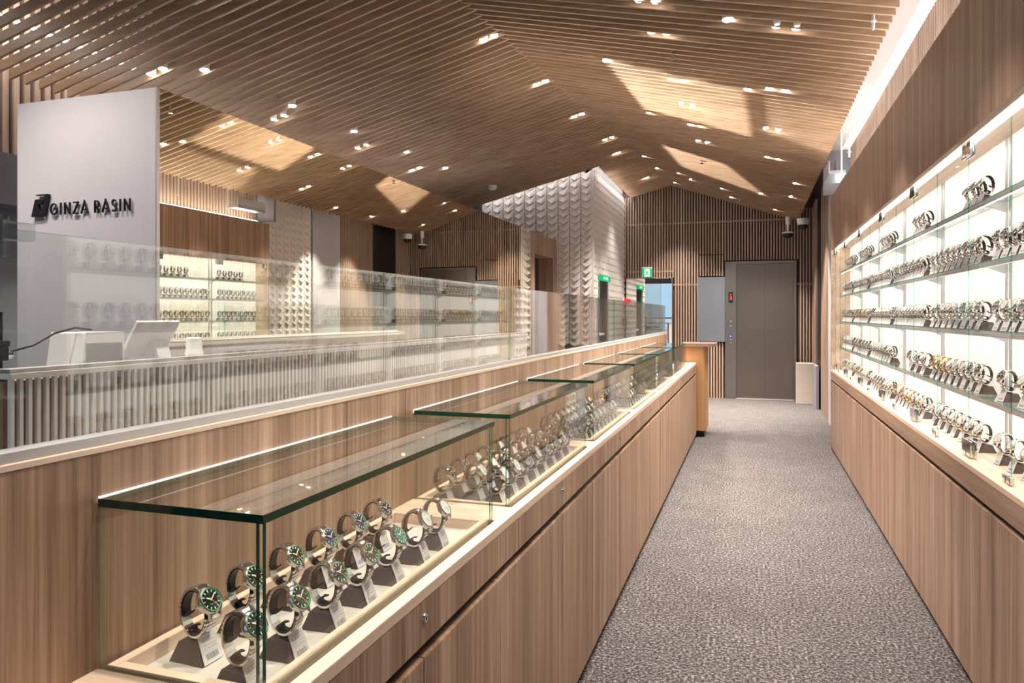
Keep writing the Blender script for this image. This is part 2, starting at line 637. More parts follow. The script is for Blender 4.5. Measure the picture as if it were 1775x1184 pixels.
TILE_F = [(0, 3, 4, 1), (1, 4, 5, 2), (3, 6, 7, 4), (4, 7, 8, 5), (0, 9, 6, 3), (2, 5, 8, 10)]
Y_TILE, X_TILE = 9.558, -2.017
Z_TILE_STRIP = 2.31
wt = MB()
wt.box(-4.3, X_TILE - 0.012, Y_TILE + 0.012, Y_TILE + 0.1, 0, 3.6, 'grout')
wt.box(X_TILE - 0.1, X_TILE - 0.012, Y_TILE + 0.012, 9.90, 0, 3.6, 'grout')
wt.box(X_TILE - 0.1, X_TILE - 0.012, 10.62, Y_END + 0.02, 0, 3.6, 'grout')
wt.box(X_TILE - 0.1, X_TILE - 0.012, 9.90, 10.62, 1.86, 3.6, 'grout')
wall_tile = wt.build('wall_tile')
tagp(wall_tile, 'block clad in white faceted chevron tiles left of the end wall', kind='structure')
tm = MB().add(tile_verts((0, 0, 0), (1, 0, 0), (0, -1, 0)), [tuple(reversed(f)) for f in TILE_F], 'tile').mesh('tile')
for c in range(10):
    xx = X_TILE - 0.012 - (c + 1) * TW
    for r in range(34):
        z = 0.06 + r * TH
        zt = z
        if zt > left_z(xx + TW) + 0.42:
            continue
        if xx + TW < X_MIRROR + 0.02:
            if z < 2.30:
                continue
        elif z < 1.0:
            continue
        obj('tile', tm, wall_tile, (xx, Y_TILE + 0.012, z))
side = MB()
for c in range(16):
    yy = Y_TILE + 0.012 + c * TW
    if yy + TW > Y_END + 0.1:
        break
    for r in range(34):
        z = 0.06 + r * TH
        if z > 3.5:
            continue
        if yy + TW > 9.90 and yy < 10.62 and z < 1.95:
            continue
        side.add(tile_verts((X_TILE - 0.012, yy, z), (0, 1, 0), (1, 0, 0)), TILE_F, 'tile')
so = side.build('tile_field', wall_tile)
so['kind'] = 'stuff'
MB().box(X_TILE - 0.014, X_TILE + 0.012, Y_TILE + 0.0, Y_TILE + 0.012, 0, 3.5, 'tile').build('corner_strip', wall_tile)
MB().box(X_MIRROR - 0.01, X_TILE - 0.012 - 3 * TW - 0.003, Y_TILE, Y_TILE + 0.012, 0, Z_TILE_STRIP, 'tile').build('cut_tile_strip', wall_tile)
# tiles on the right wall (seen in the mirror)
rt = MB()
for c in range(7):
    yy = 7.80 + c * TW
    for r in range(34):
        z = 0.06 + r * TH
        if z > 3.0:
            continue
        rt.add(tile_verts((X_RW - 0.001, yy, z), (0, 1, 0), (-1, 0, 0)), [tuple(reversed(f)) for f in TILE_F], 'tile')
ro = rt.build('tile_field', wall_right)
ro['kind'] = 'stuff'
MB().box(X_RW - 0.002, X_RW, 7.79, 8.91, 0, 3.0, 'grout').build('tile_bed', wall_right)

# ---- opening in the tiled side: lit niche with shelf
nb = MB()
nb.box(-2.75, -2.70, 9.90, 10.62, 0, 1.9, 'beige')
nb.box(-2.75, X_TILE - 0.1, 9.85, 9.90, 0, 1.9, 'beige')
nb.box(-2.75, X_TILE - 0.1, 10.62, 10.67, 0, 1.9, 'wood_cab')
nb.box(-2.75, X_TILE - 0.1, 9.85, 10.67, 1.88, 1.93, 'beige')
niche = nb.build('niche', wall_tile)
MB().box(-2.69, X_TILE - 0.05, 9.92, 10.60, 1.02, 1.05, 'white').build('niche_shelf', wall_tile)
MB().box(-2.69, X_TILE - 0.06, 9.92, 10.60, 0.0, 0.98, 'wood_dark').build('niche_base', wall_tile)
MB().box(X_TILE - 0.01, X_TILE + 0.016, 9.895, 9.905, 0, 1.86, 'glass_edge_light').build('glass_edge', wall_tile)

# ---- left wall
wl = MB()
wl.box(X_LEFT - 0.1, X_LEFT, Y_BACK, 12.1, 0, 3.85, 'wood_dark')
wall_left = wl.build('wall_left')
tagp(wall_left, 'far side wall with upright lit wooden slats above a grey bulkhead', kind='structure')
y = 2.2
while y < 7.5:
    MB().box(X_LEFT, X_LEFT + 0.04, y - 0.019, y + 0.019, 2.2, 3.6, 'wood_post').build('slat', wall_left)
    y += 0.07
MB().box(X_LEFT, X_LEFT + 0.35, 1.0, 9.4, 1.93, 2.22, 'wall_dim').build('bulkhead', wall_left)
MB().box(X_LEFT, X_LEFT + 0.12, 1.0, 9.4, 0, 1.93, 'wall_dim').build('panel', wall_left)

# ---- mirror wall and sign wall (staff box)
Z_BOX = 2.317
wm = MB()
wm.box(X_MIRROR - 0.12, X_MIRROR - 0.008, 2.62, 8.34, 0, Z_BOX - 0.004, 'wall_grey')
wm.box(X_MIRROR - 0.12, X_MIRROR - 0.008, 8.34, 8.36, 0, Z_BOX - 0.004, 'wall_grey')
wall_mirror = wm.build('wall_mirror')
tagp(wall_mirror, 'long tinted mirror wall of the staff box behind the counter', kind='structure')
for a, b in ((2.600, 5.4975), (5.5005, 8.343)):
    MB().box(X_MIRROR - 0.008, X_MIRROR, a, b, 0, Z_BOX, 'mirror_gold', 'glass_edge_light', 0).build('mirror_panel', wall_mirror)
ws = MB().box(-3.357, X_MIRROR - 0.001, 2.589, 2.64, 0, Z_BOX, 'wall_grey')
wall_sign = ws.build('wall_sign')
tagp(wall_sign, 'pale grey wall panel carrying the dark raised shop sign', kind='structure')
MB().box(X_MIRROR - 0.006, X_MIRROR + 0.003, 2.585, 2.603, 0, Z_BOX, 'alu').build('edge_trim', wall_sign)
MB().box(-3.357, X_MIRROR - 0.12, 2.64, 9.4, Z_BOX - 0.03, Z_BOX - 0.004, 'wall_grey').build('box_roof', wall_sign)
MB().box(-3.357, -3.33, 2.64, 9.4, 0, Z_BOX - 0.03, 'wall_grey').build('box_side', wall_sign)

# passage door at the end of the mirror wall
d1 = MB()
d1.box(X_MIRROR - 0.22, X_MIRROR, 8.345, 8.52, 0, Z_BOX, 'wood_cab')
d1.box(X_MIRROR - 0.22, X_MIRROR, 9.36, 9.556, 0, Z_BOX, 'wood_cab')
d1.box(X_MIRROR - 0.22, X_MIRROR, 8.52, 9.36, 2.06, Z_BOX, 'wood_cab')
door1 = d1.build('door_1')
tagp(door1, 'wood framed staff doorway beside the tiled block', kind='structure')
MB().box(X_MIRROR - 0.20, X_MIRROR - 0.16, 8.53, 9.0, 0, 2.05, 'wood_front').build('door_leaf', door1)
MB().box(X_MIRROR - 0.21, X_MIRROR - 0.205, 8.52, 9.36, 0, 2.06, 'wood_dark').build('backing', door1)
h = MB().box(X_MIRROR - 0.16, X_MIRROR - 0.12, 8.92, 8.99, 1.72, 1.80, 'black')
h.box(X_MIRROR - 0.16, X_MIRROR - 0.14, 8.90, 8.93, 1.55, 1.95, 'black')
h.build('door_closer', door1)

# ---- shopfront behind the camera
wb = MB()
wb.box(X_LEFT, 1.3, Y_BACK - 0.1, Y_BACK, 2.5, 3.85, 'wall_grey')
wb.box(X_LEFT, -3.9, Y_BACK - 0.1, Y_BACK, 0, 2.5, 'wall_grey')
wb.box(0.7, 1.3, Y_BACK - 0.1, Y_BACK, 0, 2.5, 'wall_grey')
wb.box(-3.9, 0.7, Y_BACK - 0.1, Y_BACK, 0, 0.1, 'wall_grey')
wall_back = wb.build('wall_back')
tagp(wall_back, 'shopfront wall behind the viewer with a large window', kind='structure')
win = MB().box(-3.9, 0.7, Y_BACK - 0.06, Y_BACK - 0.05, 0.1, 2.5, 'glass').build('window_1')
tagp(win, 'large shopfront window letting in bluish daylight', kind='structure')
for x in (-3.9, -2.4, -0.9, 0.66):
    MB().box(x, x + 0.04, Y_BACK - 0.09, Y_BACK - 0.02, 0.1, 2.5, 'black').build('mullion', win)
MB().box(-3.9, 0.7, Y_BACK - 0.09, Y_BACK - 0.02, 1.2, 1.24, 'black').build('transom', win)

# ================================================================= LIGHT FITTINGS
def downlight(x, y, z, r, cool, label, power=None, cone=74, group='ceiling downlights'):
    e = empty('downlight', (x, y, z), label, 'downlight', group)
    MB().lathe([(r * 1.12, 0.0), (r * 1.18, 0.004), (r * 1.18, 0.06)], (0, 0, 0), (0, 0, 1), 'plastic_white', 16, False, True).build('housing', e)
    MB().lathe([(r * 0.7, -0.010), (r, -0.004), (r, 0.006)], (0, 0, 0), (0, 0, 1), 'lamp_cool' if cool else 'lamp_warm', 16).build('lens', e)
    ld = bpy.data.lights.new('spot', 'SPOT')
    ld.energy = SPOT_W if power is None else power
    ld.color = COOL if cool else WARM
    ld.spot_size = math.radians(cone)
    ld.spot_blend = 0.7
    ld.shadow_soft_size = 0.03
    lo = bpy.data.objects.new('beam', ld)
    COL.objects.link(lo)
    lo.parent = e
    lo.location = (0, 0, -0.046)
    return e


LEFT_PAIRS = [(-1.78, 4.87), (-1.717, 5.99), (-1.658, 7.134), (-1.566, 8.274)]
k = 0
for (x, y) in LEFT_PAIRS:
    k += 1
    for j, dx in enumerate((-0.04, 0.04)):
        downlight(x + dx, y, left_z(x + dx) + 0.012, 0.026, False,
                  'warm round downlight by the ceiling ridge, %s pair, %s lamp' % (ordinal(k), ('ridge-side', 'mirror-side')[1 - j]), power=SPOT_W * 1.8)
k = 0
for (x, y) in [(-3.52, 3.62), (-3.474, 4.80), (-3.40, 5.93), (-3.39, 7.015)]:
    k += 1
    for j, dx in enumerate((-0.045, 0.045)):
        downlight(x + dx, y, left_z(x + dx) + 0.012, 0.026, False,
                  'warm round downlight above the staff box, %s pair, %s lamp' % (ordinal(k), ('wall-side', 'ridge-side')[j]), power=SPOT_W * 0.6)
k = 0
for (x, y) in [(-3.322, 3.808), (-3.284, 4.694), (-3.253, 5.536), (-3.204, 6.427), (-3.171, 7.304)]:
    k += 1
    downlight(x, y, left_z(x) + 0.008, 0.027, True, 'cool white single downlight above the staff box, %s from the sign' % ordinal(k), power=SPOT_W * 0.9)
k = 0
for (x, y) in [(-0.543, 4.0), (-0.539, 4.49), (-0.522, 5.44), (-0.513, 6.17), (-0.496, 6.87), (-0.476, 7.57)]:
    k += 1
    for j, dx in enumerate((-0.045, 0.045)):
        downlight(x + dx, y, right_z(x + dx, y) + 0.012, 0.026, False,
                  'warm round downlight mid slope over the aisle, %s pair, %s lamp' % (ordinal(k), ('ridge-side', 'cabinet-side')[j]), power=SPOT_W * 0.8)
k = 0
for (x, y) in [(0.174, 4.2), (0.161, 5.37), (0.155, 6.54), (0.19, 7.71)]:
    k += 1
    for j, dx in enumerate((-0.05, 0.05)):
        downlight(x + dx, y, right_z(x + dx, y) + 0.012, 0.026, False,
                  'warm round downlight above the aisle carpet, %s pair, %s lamp' % (ordinal(k), ('ridge-side', 'cabinet-side')[j]), power=SPOT_W * 0.8)
k = 0
for (x, y) in sorted([(-0.129, 4.17), (-0.997, 5.20), (-0.031, 5.446), (-0.886, 6.654), (-0.95, 10.13), (-0.82, 10.5), (-1.12, 11.35), (-0.3, 11.3), (0.32, 11.35), (-1.5, 10.9), (0.46, 8.85), (0.46, 9.84), (-0.4, 10.6), (-1.3, 9.3), (-1.6, 9.0), (-1.25, 10.2), (0.1, 10.2)], key=lambda q: q[1]):  # several towards the far end are added to brighten end wall and tiles
    k += 1
    downlight(x, y, right_z(x, y) + 0.010, 0.028, False, 'warm single downlight in the aisle slope, %s from the near end' % ordinal(k), power=SPOT_W * (2.2 if y > 8.5 else 1.0))
# near part of the shop, above and behind the viewer
k = 0
for (x, y) in [(-0.55, 0.9), (-0.55, 2.0), (-0.55, 3.0), (0.15, 1.2), (0.15, 2.6), (-1.75, 1.4), (-1.75, 2.6), (-1.76, 3.7), (-3.15, 1.95), (-2.72, 1.95), (-2.9, 0.6), (-3.6, 1.6)]:
    k += 1
    downlight(x, y, ceil_z(x, y) + 0.012, 0.028, False, 'warm downlight in the slats nearer the shopfront, %s one' % ordinal(k), cone=120 if x < -2.5 else 80, power=SPOT_W * (0.4 if x < -2.5 else 1.0))

# cove light lying on the cabinet top, tile wash lights
cl = empty('cove_light', (0.80, 1.0, 2.455), 'long white cove light lying on top of the wall cabinet', 'cove light')
MB().box(-0.03, 0.03, 0, 6.6, 0, 0.012, 'alu').build('housing', cl)
MB().box(-0.02, 0.02, 0.02, 6.58, 0.012, 0.016, 'led_cove').build('diffuser', cl)
tl = empty('wall_wash_light', (-3.6, 9.44, 2.79), 'linear light washing down the white chevron tiles', 'wall light')
MB().add([(0, 0, 0.11), (1.62, 0, 0.53), (1.62, 0.03, 0.53), (0, 0.03, 0.11)], [(0, 1, 2, 3)], 'led_wash').build('diffuser', tl)
ll = empty('slat_wash_light', (X_LEFT + 0.16, 2.4, 3.05), 'linear warm light hidden above slats washing the far side wall', 'wall light')
MB().box(0, 0.03, 0, 4.6, 0, 0.01, 'led_cove').build('diffuser', ll)
def added_uplight(loc, quad, w, label):  # added lamp, stands in for downlight glints off the glass case tops
    """black lamp added on the desk to put bright patches on the slats: a point source inside a four sided snoot whose walls run towards the lit quad of ceiling"""
    e = empty('added_uplight', loc, label, 'added_uplight', 'lamps added on the staff desk')
    src = Vector((0, 0, 0.05))
    MB().box(-0.015, 0.015, -0.015, 0.015, 0, 0.02, 'black').build('housing', e)
    dirs = [(Vector(q) - Vector(loc) - src) for q in quad]
    ax = sum((d.normalized() for d in dirs), Vector()).normalized()
    inn = [src + d * (0.04 / d.dot(ax)) for d in dirs]
    cen = sum(inn, Vector()) / 4
    out = [cen + (p - cen).normalized() * 0.034 for p in inn]
    back = [p - ax * 0.05 for p in out]
    b = MB()
    for k in range(4):
        k2 = (k + 1) % 4
        b.add([inn[k], inn[k2], out[k2], out[k]], [(0, 1, 2, 3)], 'black')
        b.add([out[k], out[k2], back[k2], back[k]], [(0, 1, 2, 3)], 'black')
    b.add(back, [(0, 1, 2, 3)], 'black')
    b.build('snoot', e)
    ld = bpy.data.lights.new('spot', 'SPOT')
    ld.energy = w
    ld.color = (1.0, 0.96, 0.90)
    ld.spot_size = math.radians(100)
    ld.spot_blend = 0.3
    ld.shadow_soft_size = 0.0004
    lo = bpy.data.objects.new('beam', ld)
    COL.objects.link(lo)
    lo.parent = e
    lo.location = src
    lo.rotation_euler = sum(dirs, Vector()).to_track_quat('-Z', 'Y').to_euler()


fl_ = empty('added_flood_uplight', (-2.38, 4.45, 0.976), 'round black flood lamp added on the staff desk to brighten the slats', 'added_uplight')  # added soft lamp, lifts the brightness of the aisle slope
MB().lathe([(0.045, 0.0), (0.045, 0.05), (0.04, 0.06)], (0, 0, 0), (0, 0, 1), 'black', 16, True, False).build('housing', fl_)
ld = bpy.data.lights.new('flood', 'SPOT')
ld.energy = 170
ld.color = (1.0, 0.93, 0.82)
ld.spot_size = math.radians(66)
ld.spot_blend = 1.0
ld.shadow_soft_size = 0.03
lo = bpy.data.objects.new('beam', ld)
COL.objects.link(lo)
lo.parent = fl_
lo.location = (0, 0, 0.08)
lo.rotation_euler = Vector((1.3, 1.0, 1.9)).to_track_quat('-Z', 'Y').to_euler()


def rs(x, y):
    return (x, y, right_z(x, y))


added_uplight((-2.38, 4.9, 0.976), [rs(-1.02, 5.15), rs(-0.07, 5.5), rs(-0.02, 6.95), rs(-0.92, 6.55)], 1500, 'small black added lamp on the low staff desk shelf, first of three')
added_uplight((-2.38, 5.3, 0.976), [rs(0.08, 5.45), rs(0.62, 5.65), rs(0.64, 7.0), rs(0.13, 6.75)], 900, 'small black added lamp on the low staff desk shelf, second of three')
added_uplight((-2.38, 5.9, 0.976), [rs(-0.95, 8.2), rs(-0.30, 8.6), rs(0.15, 10.3), rs(-0.85, 9.5)], 1500, 'small black added lamp on the low staff desk shelf, third of three')
sl = empty('wall_wash_light', (-1.93, 9.65, 3.36), 'linear white light along the top of the tiled side', 'wall light')
MB().box(-0.03, 0.0, 0, 2.3, 0, 0.008, 'led_cove').build('diffuser', sl)

# ================================================================= DISPLAY COUNTER
XF = -0.575            # counter front
XP = -0.882            # partition face
ZT = 0.80              # counter top
BND = [0.655, 1.657, 2.715, 3.775, 4.83, 5.89, 6.95, 8.03]
G = 0.0019
for k in range(7):
    a, b = BND[k], BND[k + 1]
    e = empty('counter_unit', ((XF + XP) / 2, (a + b) / 2, 0),
              'wooden counter unit with locking drawer and two doors, %s from the near end' % ordinal(k + 1), 'counter',
              'wooden counter units along the aisle')
    O = e.location
    P = lambda name, bx, mat, bev=0.0: box_obj(name, bx, mat, e, bev, O)
    P('carcass', (XP + 0.002, XF - 0.02, a + 0.0006, b - 0.0006, 0.03, 0.762), 'wood_dark')
    P('plinth', (XP + 0.03, XF - 0.03, a + 0.0006, b - 0.0006, 0.0, 0.029), 'toe')
    mid = (a + 0.143 + b) / 2
    P('filler_panel', (XF - 0.02, XF, a + G, a + 0.143 - G, 0.695, 0.776), 'wood_front', 0.001)
    dr = P('drawer', (XF - 0.02, XF, a + 0.143 + G, b - G, 0.695, 0.776), 'wood_front', 0.001)
    lk = MB().lathe([(0.0095, 0), (0.0095, 0.002), (0.0075, 0.0045), (0.004, 0.0045), (0.0035, 0.003)], (0, 0, 0), (1, 0, 0), 'chrome', 20)
    lk.box(0.0045, 0.0052, -0.0008, 0.0008, -0.0035, 0.0035, 'black')
    lo = lk.build('lock', dr, smooth=40)
    lo.location = (XF - O[0], mid - O[1], 0.743)
    P('grip_channel', (XF - 0.045, XF - 0.0201, a + G, b - G, 0.658, 0.694), 'wood_run')
    P('door', (XF - 0.02, XF, a + G, mid - G, 0.034, 0.670), 'wood_front', 0.002)
    P('door', (XF - 0.02, XF, mid + G, b - G, 0.034, 0.670), 'wood_front', 0.002)

ct = empty('counter_worktop', ((XF + XP) / 2, 4.3, 0.776), 'long pale wood counter top edge carrying the glass cases', 'counter top')
O = ct.location
box_obj('front_edge', (-0.6, XF + 0.001, 0.655, 8.03, 0.7765, ZT), 'wood_light', ct, 0.002, O)
box_obj('board', (XP, -0.6, 0.655, 8.03, 0.764, 0.7775), 'wood_run', ct, 0, O)

CASES = [(0.800, 1.682), (1.812, 2.742), (2.868, 3.80), (3.925, 4.855), (4.98, 5.915), (6.05, 7.06)]
prev = 0.655
for a, b in CASES + [(8.03, 8.03)]:
    box_obj('bridge_board', (XP, -0.6, prev, a - 0.001, 0.7775, ZT), 'wood_light_x', ct, 0, O)
    prev = b + 0.001

ZG = 1.040
XG = -0.605
for k, (a, b) in enumerate(CASES):
    nm = ordinal(k + 1)
    e = empty('glass_showcase', ((XG + XP) / 2, (a + b) / 2, ZT), 'green edged glass showcase on the counter, %s from the near end' % nm,
              'showcase', 'glass showcases on the counter')
    O = e.location
    P = lambda name, bx, ax, edge='glass_edge': MB().box(bx[0] - O[0], bx[1] - O[0], bx[2] - O[1], bx[3] - O[1], bx[4] - O[2], bx[5] - O[2],
                                                         'glass_case', edge, ax).build(name, e)
    P('top_pane', (XP + 0.004, XG + 0.004, a - 0.004, b + 0.004, ZG - 0.0095, ZG + 0.002), 2)
    P('front_pane', (XG - 0.006, XG, a + 0.007, b - 0.007, ZT + 0.0005, ZG - 0.0095), 0, 'glass_seam')
    P('end_pane', (XP + 0.006, XG - 0.0105, a, a + 0.006, ZT + 0.0005, ZG - 0.0095), 1, 'glass_seam')
    P('end_pane', (XP + 0.006, XG - 0.0065, b - 0.006, b, ZT + 0.0005, ZG - 0.0095), 1, 'glass_seam')
    P('corner_edge', (XG - 0.010, XG, a, a + 0.0068, ZT + 0.0005, ZG - 0.0095), 1)
    P('corner_edge', (XG - 0.006, XG, b - 0.0065, b, ZT + 0.0005, ZG - 0.0095), 1)
    box_obj('light_bar', (XP + 0.0004, XP + 0.0034, a, b, ZG - 0.006, ZG + 0.0035), 'led_case', e, 0, O)
    # tray
    t = empty('display_tray', ((XG + XP) / 2, (a + b) / 2, 0.7775), 'pale wood tray with cream lining inside the %s glass case' % nm, 'tray',
              'lined trays in the glass cases')
    O2 = t.location
    x0, x1, y0, y1 = XP + 0.008, -0.6135, a + 0.008, b - 0.008
    box_obj('lining', (x0 + 0.016, x1 - 0.016, y0 + 0.016, y1 - 0.016, 0.7775, 0.7785), 'felt', t, 0, O2)
    box_obj('rail', (x0, x0 + 0.016, y0, y1, 0.7775, 0.803), 'wood_light', t, 0.001, O2)
    box_obj('rail', (x1 - 0.016, x1, y0, y1, 0.7775, 0.803), 'wood_light', t, 0.001, O2)
    box_obj('rail', (x0 + 0.016, x1 - 0.016, y0, y0 + 0.016, 0.7775, 0.803), 'wood_light_x', t, 0.001, O2)
    box_obj('rail', (x0 + 0.016, x1 - 0.016, y1 - 0.016, y1, 0.7775, 0.803), 'wood_light_x', t, 0.001, O2)

# ---- partition behind the cases and its glass screen
pt = empty('counter_partition', (XP - 0.05, 4.3, 0), 'wooden back partition of the counter carrying the tall glass screen', 'partition')
O = pt.location
bounds = [0.655, 1.47, 2.53, 3.59, 4.65, 5.71, 6.77, 8.02]
for a, b in zip(bounds, bounds[1:]):
    box_obj('panel', (XP - 0.02, XP, a + 0.0008, b - 0.0008, 0.0, 1.105), 'wood_front', pt, 0.001, O)
box_obj('core', (XP - 0.09, XP - 0.02, 0.668, 8.02, 0, 1.105), 'wood_run', pt, 0, O)
box_obj('end_panel', (XP - 0.09, XP - 0.0005, 0.652, 0.667, 0, 1.105), 'wood_dark', pt, 0, O)
box_obj('ledge', (XP - 0.09, XP + 0.001, 0.652, 8.022, 1.105, 1.114), 'wood_light', pt, 0.001, O)
box_obj('channel', (XP - 0.036, XP - 0.006, 0.66, 8.02, 1.114, 1.128), 'alu', pt, 0.001, O)
gs = empty('glass_screen', (XP - 0.021, 4.3, 1.12), 'tall clear glass screen standing along the counter partition', 'glass screen')
O = gs.location
for a, b in ((0.668, 2.706), (2.709, 4.97), (4.973, 8.0)):
    MB().box(-0.005, 0.005, a - O[1], b - O[1], 0.0, 1.411 - 1.12, 'glass_screen', 'glass_seam', 0).build('pane', gs)
MB().box(-0.6, 0.003, 0.655 - O[1], 0.665 - O[1], 0.0, 0.29, 'glass', 'glass_edge', 1).build('return_pane', gs)
cb = MB().lathe([(0.010, 0), (0.010, 0.05)], (0.004, 0.668 - O[1], 0.255), (0, 0, 1), 'acrylic', 14)
cb.box(-0.012, 0.012, 0.672 - O[1], 0.712 - O[1], 0.277, 0.3, 'acrylic')
cb.lathe([(0.012, 0), (0.012, 0.006)], (0.004, 0.668 - O[1], 0.3), (0, 0, 1), 'chrome', 14)
cb.build('corner_clamp', gs)
MB().tube([(0.006, 0.664 - O[1], 0.0), (0.006, 0.664 - O[1], 0.26)], 0.0035, 'chrome', 10).build('corner_rod', gs)

# ---- white slatted desk of the staff area
XW, YW0, YW1, ZW = -1.89, 1.44, 6.17, 1.156
wd = empty('staff_desk', (XW - 0.3, (YW0 + YW1) / 2, 0), 'staff desk with white upright slats and a clear top rail', 'desk')
O = wd.location
box_obj('back_board', (XW - 0.05, XW - 0.03, YW0, YW1, 0.0, 1.12), 'wood_cab', wd, 0, O)
sm = MB().box(-0.012, 0.0, -0.0052, 0.0052, 0.02, 1.128, 'slat_white').mesh('slat')
n = int((YW1 - YW0) / 0.0258)
for i in range(n):
    obj('slat', sm, wd, (XW - O[0] - 0.002, YW0 + 0.006 + i * 0.0258 - O[1], 0))
box_obj('top_rail', (XW - 0.055, XW, YW0, YW1, 1.128, 1.144), 'slat_white', wd, 0.001, O)
box_obj('rail_cap', (XW - 0.05, XW - 0.004, YW0, YW1, 1.1445, ZW), 'alu', wd, 0.001, O)
box_obj('desk_top', (XW - 0.55, XW - 0.056, YW0, 4.2, 1.085, 1.11), 'wall_dim', wd, 0.001, O)
box_obj('low_shelf', (XW - 0.55, XW - 0.056, 4.201, YW1, 0.95, 0.975), 'wall_dim', wd, 0.001, O)
MB().prism([(0, 0), (0.16, 0), (0.02, 0.42), (0, 0.42)], (XW - 0.05 - O[0], YW1 + 0.002 - O[1], 0.735), (0, 1, 0), (0, 0, 1), (0.04, 0, 0), 'acrylic').build('end_wing', wd)

# things on the staff desk
ZD = 1.111
pr = empty('receipt_printer', (XW - 0.22, 1.86, ZD), 'white box shaped receipt printer on the staff desk', 'printer')
b = MB()
b.prism([(-0.08, 0), (0.09, 0), (0.09, 0.135), (-0.06, 0.135)], (0.075, 0, 0), (0, 1, 0), (0, 0, 1), (-0.15, 0, 0), 'plastic_white')
b.build('body', pr, bevel=0.004)
MB().box(0.076, 0.078, -0.06, 0.08, 0.0, 0.10, 'wall_dim').build('front_plate', pr)
tb = empty('tablet_terminal', (XW - 0.2, 2.12, ZD), 'white tablet terminal tilted on a stand beside the printer', 'tablet')
MB().obox((0, 0.0, 0.105), (0.0, 0.10, 0.0), (0.04, 0.0, 0.065), (0.005, 0, -0.003), 'plastic_white').build('screen_shell', tb, bevel=0.003)
MB().prism([(-0.05, 0), (0.05, 0), (0.02, 0.1), (-0.02, 0.1)], (0.0, 0, 0), (1, 0, 0), (0, 0, 1), (0, 0.06, 0), 'plastic_white').build('foot', tb)
rl = MB().lathe([(0.028, 0.0), (0.034, 0.006), (0.034, 0.05), (0.03, 0.055), (0.03, 0.1), (0.022, 0.105)], (0, 0, 0), (0, 0, 1), 'plastic_white', 20)
ro = rl.build('paper_roll_holder', None, (XW - 0.2, 2.34, ZD), smooth=40)
tagp(ro, 'small white round holder behind the tablet terminal', 'holder')
sc = empty('barcode_scanner', (XW - 0.16, 1.53, ZD), 'black scanner clamped on a slim upright pole with cable', 'scanner')
MB().lathe([(0.03, 0), (0.03, 0.008), (0.006, 0.01), (0.006, 0.20)], (0, 0, 0), (0, 0, 1), 'rubber', 12).build('pole', sc, smooth=40)
b = MB().box(-0.025, 0.02, -0.05, 0.012, 0.06, 0.10, 'rubber')
b.box(-0.02, 0.015, -0.03, 0.02, 0.10, 0.118, 'rubber')
b.build('head', sc, bevel=0.004)
MB().lathe([(0.011, 0), (0.011, 0.02)], (0.0, 0.012, 0.075), (0, 1, 0), 'chrome', 14).build('collar', sc)
MB().tube([(0, 0.03, 0.085), (0.0, 0.10, 0.10), (-0.01, 0.18, 0.135), (-0.02, 0.26, 0.15), (-0.03, 0.33, 0.142)], 0.0035, 'rubber').build('cable', sc)

# ================================================================= WALL SIGN
def stroke_poly(mb, pts, w, org, u, v, n, mat, closed=False):
    P = [Vector(p) for p in pts]
    m = len(P)
    L, R = [], []
    for i, p in enumerate(P):
        a = P[i - 1] if (i > 0 or closed) else None
        c = P[(i + 1) % m] if (i < m - 1 or closed) else None
        d1 = (p - a).normalized() if a is not None else None
        d2 = (c - p).normalized() if c is not None else None
        d1 = d1 or d2
        d2 = d2 or d1
        t = (d1 + d2)
        t = t.normalized() if t.length > 1e-6 else d1
        nn = Vector((-t.y, t.x))
        k = nn.dot(Vector((-d1.y, d1.x)))
        q = w / 2 / max(0.5, k)
        L.append(p + nn * q)
        R.append(p - nn * q)
    rng = range(m if closed else m - 1)
    for i in rng:
        j = (i + 1) % m
        mb.prism([tuple(R[i]), tuple(R[j]), tuple(L[j]), tuple(L[i])], org, u, v, n, mat)


def arc(cx, cy, rx, ry, a0, a1, n=12):
    return [(cx + rx * math.cos(math.radians(a0 + (a1 - a0) * i / n)), cy + ry * math.sin(math.radians(a0 + (a1 - a0) * i / n))) for i in range(n + 1)]


GLYPH = {
    'G': (0.95, [arc(0.5, 0.5, 0.42, 0.44, 45, 360, 18) + [(0.55, 0.5)]]),
    'I': (0.30, [[(0.15, 0), (0.15, 1)]]),
    'N': (0.85, [[(0.1, 0), (0.1, 1)], [(0.1, 0.96), (0.75, 0.04)], [(0.75, 0), (0.75, 1)]]),
    'Z': (0.75, [[(0.06, 0.95), (0.68, 0.95), (0.08, 0.05), (0.70, 0.05)]]),
    'A': (0.90, [[(0.03, 0), (0.45, 1.0), (0.87, 0)], [(0.2, 0.32), (0.7, 0.32)]]),
    'R': (0.72, [[(0.12, 0), (0.12, 1)], [(0.12, 0.95)] + arc(0.36, 0.72, 0.24, 0.23, 90, -90, 10) + [(0.12, 0.49)], [(0.34, 0.49), (0.66, 0)]]),
    'S': (0.62, [arc(0.31, 0.74, 0.22, 0.22, 30, 270, 10) + arc(0.31, 0.27, 0.25, 0.24, 90, -150, 10)]),
}
LH = 0.056
LU = 0.046
sg = empty('wall_sign_lettering', (-3.19, 2.589, 1.772), 'dark raised lettering and slanted logo mark on the grey wall', 'sign')
X0 = 0.056
words = [('GINZA', 0.0), ('RASIN', 0.0)]
xx = X0
for w, gap in words:
    xx += gap
    for ch in w:
        wdt, strokes = GLYPH[ch]
        mb = MB()
        for s in strokes:
            stroke_poly(mb, s, 0.115, (0, -0.014, 0), (LU, 0, 0), (0, 0, LH), (0, 0.008, 0), 'letter')
        o = mb.build('letter', sg, (xx, 0, 0))
        xx += wdt * LU + 0.0145
    xx += 0.022
lg = MB()
S = 0.104
